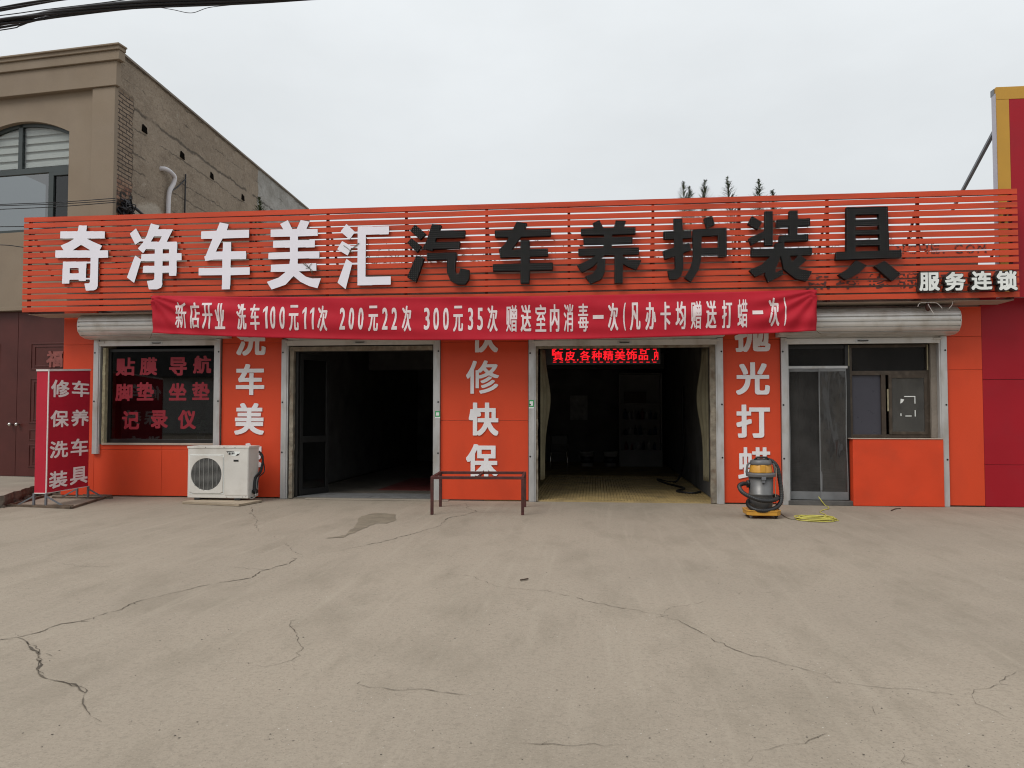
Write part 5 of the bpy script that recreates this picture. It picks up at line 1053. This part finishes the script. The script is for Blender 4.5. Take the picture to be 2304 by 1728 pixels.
b = MB(); b.tube(spline([on_y(u, v, -.55) for u, v in ((2065, 690), (2070, 682), (2085, 681), (2105, 681), (2115, 688), (2120, 694))]), .006, 5); b.tube(spline([on_y(u, v, -.5) for u, v in ((2144, 676), (2142, 686), (2135, 694))]), .006, 5); b.tube(spline([on_y(u, v, -.58) for u, v in ((2088, 684), (2094, 695), (2101, 706))]), .005, 5)
tag(b.build('loose_wire', M['white_tape']), 'loose pale wires curling over the right hand shutter drum', 'wire')
p = on_y(2088, 690, -.5); b = MB(); b.lathe(p, [(.01, -.07), (.035, -.05), (.04, 0), (.03, .06), (.01, .08)], 10); tag(b.build('cable_joint', M['rust']), 'dark red taped cable joint hanging over the right shutter drum', 'cable joint')

# ================================================================== green payment stickers (plain)
for u0, u1, v0, v1, lb in ((979, 990, 925, 941, 'green and white sticker on the rail left of the middle pillar'), (1190, 1201, 900, 919, 'green and white sticker on the rail right of the middle pillar')):
    xa, xb, za_, zb2 = PX(u0, 920, -.06), PX(u1, 920, -.06), PZ(v1, u0, -.06), PZ(v0, u0, -.06); b = MB(); b.box(xa, xb, -.0585, -.0565, za_ + .025, zb2); b.mi = 1; b.box(xa + .015, xb - .015, -.0600, -.0588, za_ + .045, zb2 - .022); b.box(xa, xb, -.0585, -.0565, za_, za_ + .023)
    tag(b.build('sticker', [M['green_st'], M['white_st']]), lb, 'sticker', 'stickers on the shutter rails')

# ================================================================== inside the bays
led = thing('led_sign', 'scrolling red dot display hung in the top of the right hand bay', 'led sign', (PX(1354, 800, .5), .5, 2.7))
ly = .5; x0, x1, z0, z1 = on_y(1222, 800, ly).x, on_y(1486, 800, ly).x, on_y(1354, 820, ly).z, on_y(1354, 781, ly).z
b = MB(); b.box(x0, x1, ly, ly + .07, z0, z1); cs = b.build('case', M['black'], led, bevel=.004); lp = []
for ch, a, c in (('真', 1245, 1267), ('皮', 1271, 1294), ('各', 1305, 1328), ('种', 1331, 1354), ('精', 1357, 1380), ('美', 1383, 1407), ('饰', 1409, 1433), ('品', 1437, 1458), ('内', 1472, 1481)):
    lp += glyph_loops(ch, on_y(a, 800, ly).x, on_y(c, 800, ly).x, on_y(1354, 811, ly).z, on_y(1354, 789, ly).z, .0035, .002, 90)
for u in (1298, 1466): lp.append(np.array([[on_y(u, 808, ly).x, on_y(u, 808, ly).z], [on_y(u + 2, 813, ly).x, on_y(u, 813, ly).z], [on_y(u + 4, 808, ly).x, on_y(u, 808, ly).z]]))
for v in (785, 814):
    for u in range(1244, 1480, 15): a, c = on_y(u, v, ly), on_y(u + 8, v + 1.6, ly); lp.append(np.array([[a.x, a.z], [c.x, a.z], [c.x, c.z], [a.x, c.z]]))
a, c = on_y(1242, 786, ly), on_y(1249, 800, ly); lp.append(np.array([[a.x, a.z], [c.x, a.z], [c.x, c.z], [a.x, c.z]]))
link('lettering', stand_up(loops_mesh(lp, .002), ly - .002, .002), cs, [M['led']])
b = MB()
for x in (x0 + .3, x1 - .3): b.tube([(x, ly + .035, z1), (x, ly + .035, 3.2)], .008, 6)
b.build('hanger', M['steel'], led)
# shelf with goods
ys = 8.6; s0, s1 = on_y(1393, 950, ys).x, on_y(1490, 950, ys).x; zt_s = 2.62
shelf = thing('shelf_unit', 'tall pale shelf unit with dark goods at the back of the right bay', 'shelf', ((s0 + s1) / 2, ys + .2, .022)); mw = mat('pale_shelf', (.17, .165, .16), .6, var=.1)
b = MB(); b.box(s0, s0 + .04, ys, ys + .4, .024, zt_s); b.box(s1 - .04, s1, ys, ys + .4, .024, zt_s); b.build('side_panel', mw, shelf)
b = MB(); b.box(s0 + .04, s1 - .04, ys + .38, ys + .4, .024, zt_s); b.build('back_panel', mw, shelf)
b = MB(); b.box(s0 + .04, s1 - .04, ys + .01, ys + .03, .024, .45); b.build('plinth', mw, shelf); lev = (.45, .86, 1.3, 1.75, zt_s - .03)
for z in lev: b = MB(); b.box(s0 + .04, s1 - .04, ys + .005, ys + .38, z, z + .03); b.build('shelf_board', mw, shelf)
rr = random.Random(12); x = s0 + .08; kk = 0
cols = [mat('bottle_%s' % nme, c_, .4) for nme, c_ in (('dark', (.02, .02, .025)), ('blue', (.03, .05, .09)), ('red', (.12, .02, .02)), ('white', (.3, .3, .3)))]
WORDS = ['dark', 'blue', 'red', 'white']; POS = {.45: 'lowest open shelf', .86: 'second open shelf', 1.3: 'third open shelf'}
for z, nn in ((.45, 6), (.86, 7), (1.3, 8)):
    for k in range(nn):
        x = s0 + .12 + (s1 - s0 - .24) * (k + .5) / nn; h = rr.uniform(.16, .3); r_ = rr.uniform(.035, .06); ci = rr.randrange(4); b = MB(); b.lathe((x, ys + .16, z + .031), [(r_, 0), (r_, h * .7), (r_ * .4, h * .82), (r_ * .4, h)], 10)
        tag(b.build('bottle', cols[ci]), 'dim small bottle standing in a row on the %s of the shelf unit' % POS[z], 'bottle', 'bottles on the %s' % POS[z])
b = MB(); b.box(s0 + .15, s0 + .75, ys + .05, ys + .3, 1.781, 2.1); tag(b.build('carton', mat('dark_carton', (.06, .045, .035), .8)), 'dark carton on the upper shelf of the pale shelf unit', 'box')
for u, lb in ((1321, 'left hand pale bucket on the floor before the back wall'), (1374, 'right hand pale bucket on the floor beside the shelf unit')):
    p = on_y(u, 1000, ys); bu = thing('bucket', lb, 'bucket', (p.x, ys, .022), 'buckets in the right bay'); b = MB(); b.lathe((p.x, ys, .023), [(.15, 0), (.19, .38), (.2, .38), (.2, .41), (.17, .41)], 20); b.build('body', mat('bucket_plastic', (.32, .32, .31), .5), bu); b = MB(); b.lathe((p.x, ys, .023), [(.163, .1), (.178, .1), (.19, .28), (.178, .28)], 20, cap=False); b.build('label_band', cols[0], bu)
a, c = on_y(1283, 890, YB), on_y(1322, 945, YB); b = MB(); b.box(a.x, c.x, YB - .02, YB - .004, c.z, a.z); tag(b.build('poster', mat('grey_poster', (.22, .22, .22), .6, var=.4, scale=5)), 'dim grey poster on the back wall of the right bay', 'poster')
# folding chair, dimly seen
cx0 = on_y(1258, 980, 7.0).x; ch_ = thing('folding_chair', 'dark folding chair with thin metal legs at the back of the right bay', 'chair', (cx0, 7.0, .022))
for s in (-1, 1): b = MB(); b.tube([(cx0 + .22 * s, 6.8, .024), (cx0 + .22 * s, 7.2, .92)], .012, 6); b.tube([(cx0 + .2 * s, 7.25, .024), (cx0 + .2 * s, 6.85, .5)], .012, 6); b.build('leg', M['chrome'], ch_)
b = MB(); b.box(cx0 - .2, cx0 + .2, 6.8, 7.15, .48, .52); b.build('seat', M['black'], ch_, bevel=.01); b = MB(); b.box(cx0 - .2, cx0 + .2, 7.1, 7.14, .68, .92); b.build('backrest', M['black'], ch_, bevel=.01)
# drapes on both sides of the right bay
for ux, sgn, lb in ((1212, 1, 'olive drape gathered at the left side of the right bay'), (1600, -1, 'olive drape gathered at the right side of the right bay')):
    xx = PX(ux); b = MB(); b.grid(lambda i, j: Vector((xx + sgn * (.015 + .05 * math.sin(i * 16) * .5 + .11 * i * math.exp(-((j - .62) / .22) ** 2) + .04 * i), .16 + .30 * i, .35 + (zt + .05 - .35) * j)), 24, 20); tag(b.build('drape', M['curtain'], solid=.006), lb, 'curtain', 'drapes of the right bay')
b = MB(); xw = PX(1610) - .03
b.tube(spline([(xw, 4.6, 2.1), (xw - .01, 4.5, 1.2), (xw - .03, 4.2, .5), (xw - .25, 3.6, .06), (xw - .6, 4.2, .045), (xw - .5, 3.2, .045), (xw - .25, 2.2, .045), (xw - .45, 1.6, .045), (xw - .2, 1.3, .045), (xw - .03, 1.5, .05)]), .022, 8)
tag(b.build('water_hose', M['black']), 'black hose down the right wall and along the floor of the right bay', 'hose')
# plant behind the display window
pp_ = on_y(452, 990, .55); pl_ = thing('potted_plant', 'leafy plant in a blue pot inside the display window', 'plant', (pp_.x, .55, zs0)); b = MB(); zpl = zs0 + .02; b.lathe((pp_.x, .55, zpl), [(.05, 0), (.075, .12), (.08, .12), (.07, .1)], 16); b.build('pot', M['pot'], pl_)
b = MB(); b.tube([(pp_.x, .55, zpl + .1), (pp_.x + .01, .55, zpl + .4)], .008, 6); b.build('stem', M['leaf2'], pl_); b = MB(); rr = random.Random(31)
for k in range(46):
    c0 = Vector((pp_.x + rr.gauss(0, .03), .55 + rr.gauss(0, .03), zpl + rr.uniform(.16, .45))); a_ = rr.uniform(0, 6.28); d = Vector((math.cos(a_), math.sin(a_), rr.uniform(-.5, .5))).normalized(); l_ = rr.uniform(.1, .2); s_ = d.cross(Vector((0, 0, 1))).normalized() * .018
    v = [b.bm.verts.new(q) for q in (c0, c0 + d * l_ * .5 + s_, c0 + d * l_ + Vector((0, 0, -.04)), c0 + d * l_ * .5 - s_)]; b.face(v)
b.build('leaves', mat('house_plant_leaf', (.10, .17, .08), .5, var=.3), pl_)
b = MB(); b.box(XL + .3, xs[634] - .3, .4, .75, zs0 - .06, zs0 - .002); tag(b.build('window_shelf', M['inner']), 'dim shelf board inside the display window under the potted plant', 'shelf')

# ================================================================== weeds on the roof
def weed(x, y, z, h, seed, label):
    rr = random.Random(seed); t = thing('roof_weed', label, 'weed', (x, y, z), 'tall weeds on the roof'); lean = rr.uniform(-.06, .06)
    axis = [Vector((x + lean * (k / 6) ** 2 * h, y, z + h * k / 6)) for k in range(7)]; b = MB(); b.tube(axis, [.012 * (1 - k / 7.5) + .002 for k in range(7)], 5); b.build('stem', M['leaf2'], t); b = MB()
    for k in range(420):
        q = 1 - .62 * rr.random() ** 1.25; p = axis[0].lerp(axis[-1], q) + Vector((lean * (q * q - q) * h, 0, 0)); a_ = rr.uniform(0, 6.28); ln = min(.26, .045 + .42 * (1 - q) * h) * rr.uniform(.4, 1.25); d = Vector((math.cos(a_), math.sin(a_), rr.uniform(.25, 1.2))).normalized(); s_ = d.cross(Vector((0, 0, 1))).normalized() * rr.uniform(.0045, .010)
        v = [b.bm.verts.new(c_) for c_ in (p, p + d * ln * .5 + s_, p + d * ln, p + d * ln * .5 - s_)]; b.face(v)
    b.mi = 0; b.build('leaves', M['leaf'], t); return t
WD = [(1539, 411, 1.2, 'narrow weed leftmost of the tall weeds above the orange fascia'), (1554, 422, 1.5, 'loose pale weed close beside the leftmost tall weed'), (1583, 406, 1.1, 'dense upright weed second clump along the fascia top'), (1648, 399, 1.3, 'tallest weed with spreading foot above the fascia'), (1709, 405, 1.2, 'bushy weed right of the tallest one above the fascia'), (1743, 428, 1.4, 'short weed tip barely showing above the fascia')]
for i, (u, v, y, lb) in enumerate(WD): p = on_y(u, v, y); weed(p.x, y, ZT + .1, p.z - ZT - .1, 40 + i, lb)
p = on_y(545, 448, -.3); weed(p.x, .4, ZT + .1, max(.5, on_y(545, 446, .4).z - ZT - .1), 61, 'small green weed behind the fascia before the beige side wall')
b = MB(); rr = random.Random(77)
for k in range(520):
    cl = rr.choice((-3.6, -2.6, -1.2, .2, 1.5, 2.2, 3.0, 3.6, 4.4, 5.0)); x = cl + rr.gauss(0, .55); y = rr.uniform(.2, 2.6); h = abs(rr.gauss(0, .28)) + .1; z = ZT + .1; q = Vector((x + rr.uniform(-.1, .1), y, z + h)); p = Vector((x, y, z)); s_ = Vector((.004, 0, 0)); v = [b.bm.verts.new(c_) for c_ in (p - s_, p + s_, q)]; b.face(v)
    for j in range(5):
        c0 = p.lerp(q, rr.uniform(.3, 1)); d = Vector((rr.uniform(-1, 1), rr.uniform(-1, 1), rr.uniform(.1, 1))).normalized() * rr.uniform(.04, .12); s2 = d.cross(Vector((0, 1, 0))).normalized() * .008; v = [b.bm.verts.new(c_) for c_ in (c0, c0 + d * .5 + s2, c0 + d, c0 + d * .5 - s2)]; b.face(v)
tag(b.build('roof_grass', M['leaf2'], recalc=False), kind='stuff')
# a dry twig caught on the sign, another on the concrete, some litter
def twig(p, seed, sc, label, flat=False):
    rr = random.Random(seed); b = MB(); p = Vector(p)
    for k in range(7):
        d = Vector((rr.uniform(-1, 1), 0 if not flat else rr.uniform(-1, 1), rr.uniform(-1, 1) if not flat else .02)) * sc; b.tube([p, p + d * .5 + Vector((rr.uniform(-.02, .02), 0, .0)), p + d], .004, 4)
    tag(b.build('dry_twig', M['leaf2']), label, 'twig')
twig(on_y(696, 603, YS - .06), 1, .13, 'small dry twig on the fourth white character'); twig(on_y(789, 565, YS - .06), 2, .15, 'small dry twig caught on the dots of the fifth white character')
b = MB(); a, c = on_z(1171, 1305, .012), on_z(1188, 1302, .012); b.bar(a, c, .014, .01); tag(b.build('wood_scrap', M['brownframe']), 'small dark scrap of wood lying on the open concrete', 'scrap')
b = MB(); b.tube(spline([on_z(u, v, .008) for u, v in ((2005, 1149), (2014, 1145), (2026, 1144))]), .009, 5); tag(b.build('stick', M['brownframe']), 'thin brown stick on the ground before the orange dado box', 'stick')
b = MB(); rr = random.Random(50)
for k in range(260):
    u, v = rr.uniform(20, 2290), 1135 + 590 * rr.random() ** 1.3; p = on_z(u, v); s = rr.uniform(.0015, .004); b.hexa([p + Vector((x * s * rr.uniform(.6, 1.3), y * s * rr.uniform(.6, 1.3), z)) for z in (.001, s * .9) for x, y in ((-1, -1), (1, -1), (1, 1), (-1, 1))])
tag(b.build('grit', M['soil']), kind='stuff')

# ================================================================== across the street, seen only as the reflection in the panes
op = thing('opposite_building', 'long pale low building across the street mirrored dimly in the display window', 'building', (0, -42, 0))
b = MB(); b.box(-40, 40, -46, -42, 0, 4.2); b.build('wall', mat('far_wall', (.55, .54, .52), .9), op); b = MB(); b.box(-40, 40, -46, -41.4, 4.21, 8.4); b.build('upper_storey', mat('far_wall_dark', (.10, .10, .10), .9), op)
print('objects', len(SC.objects))
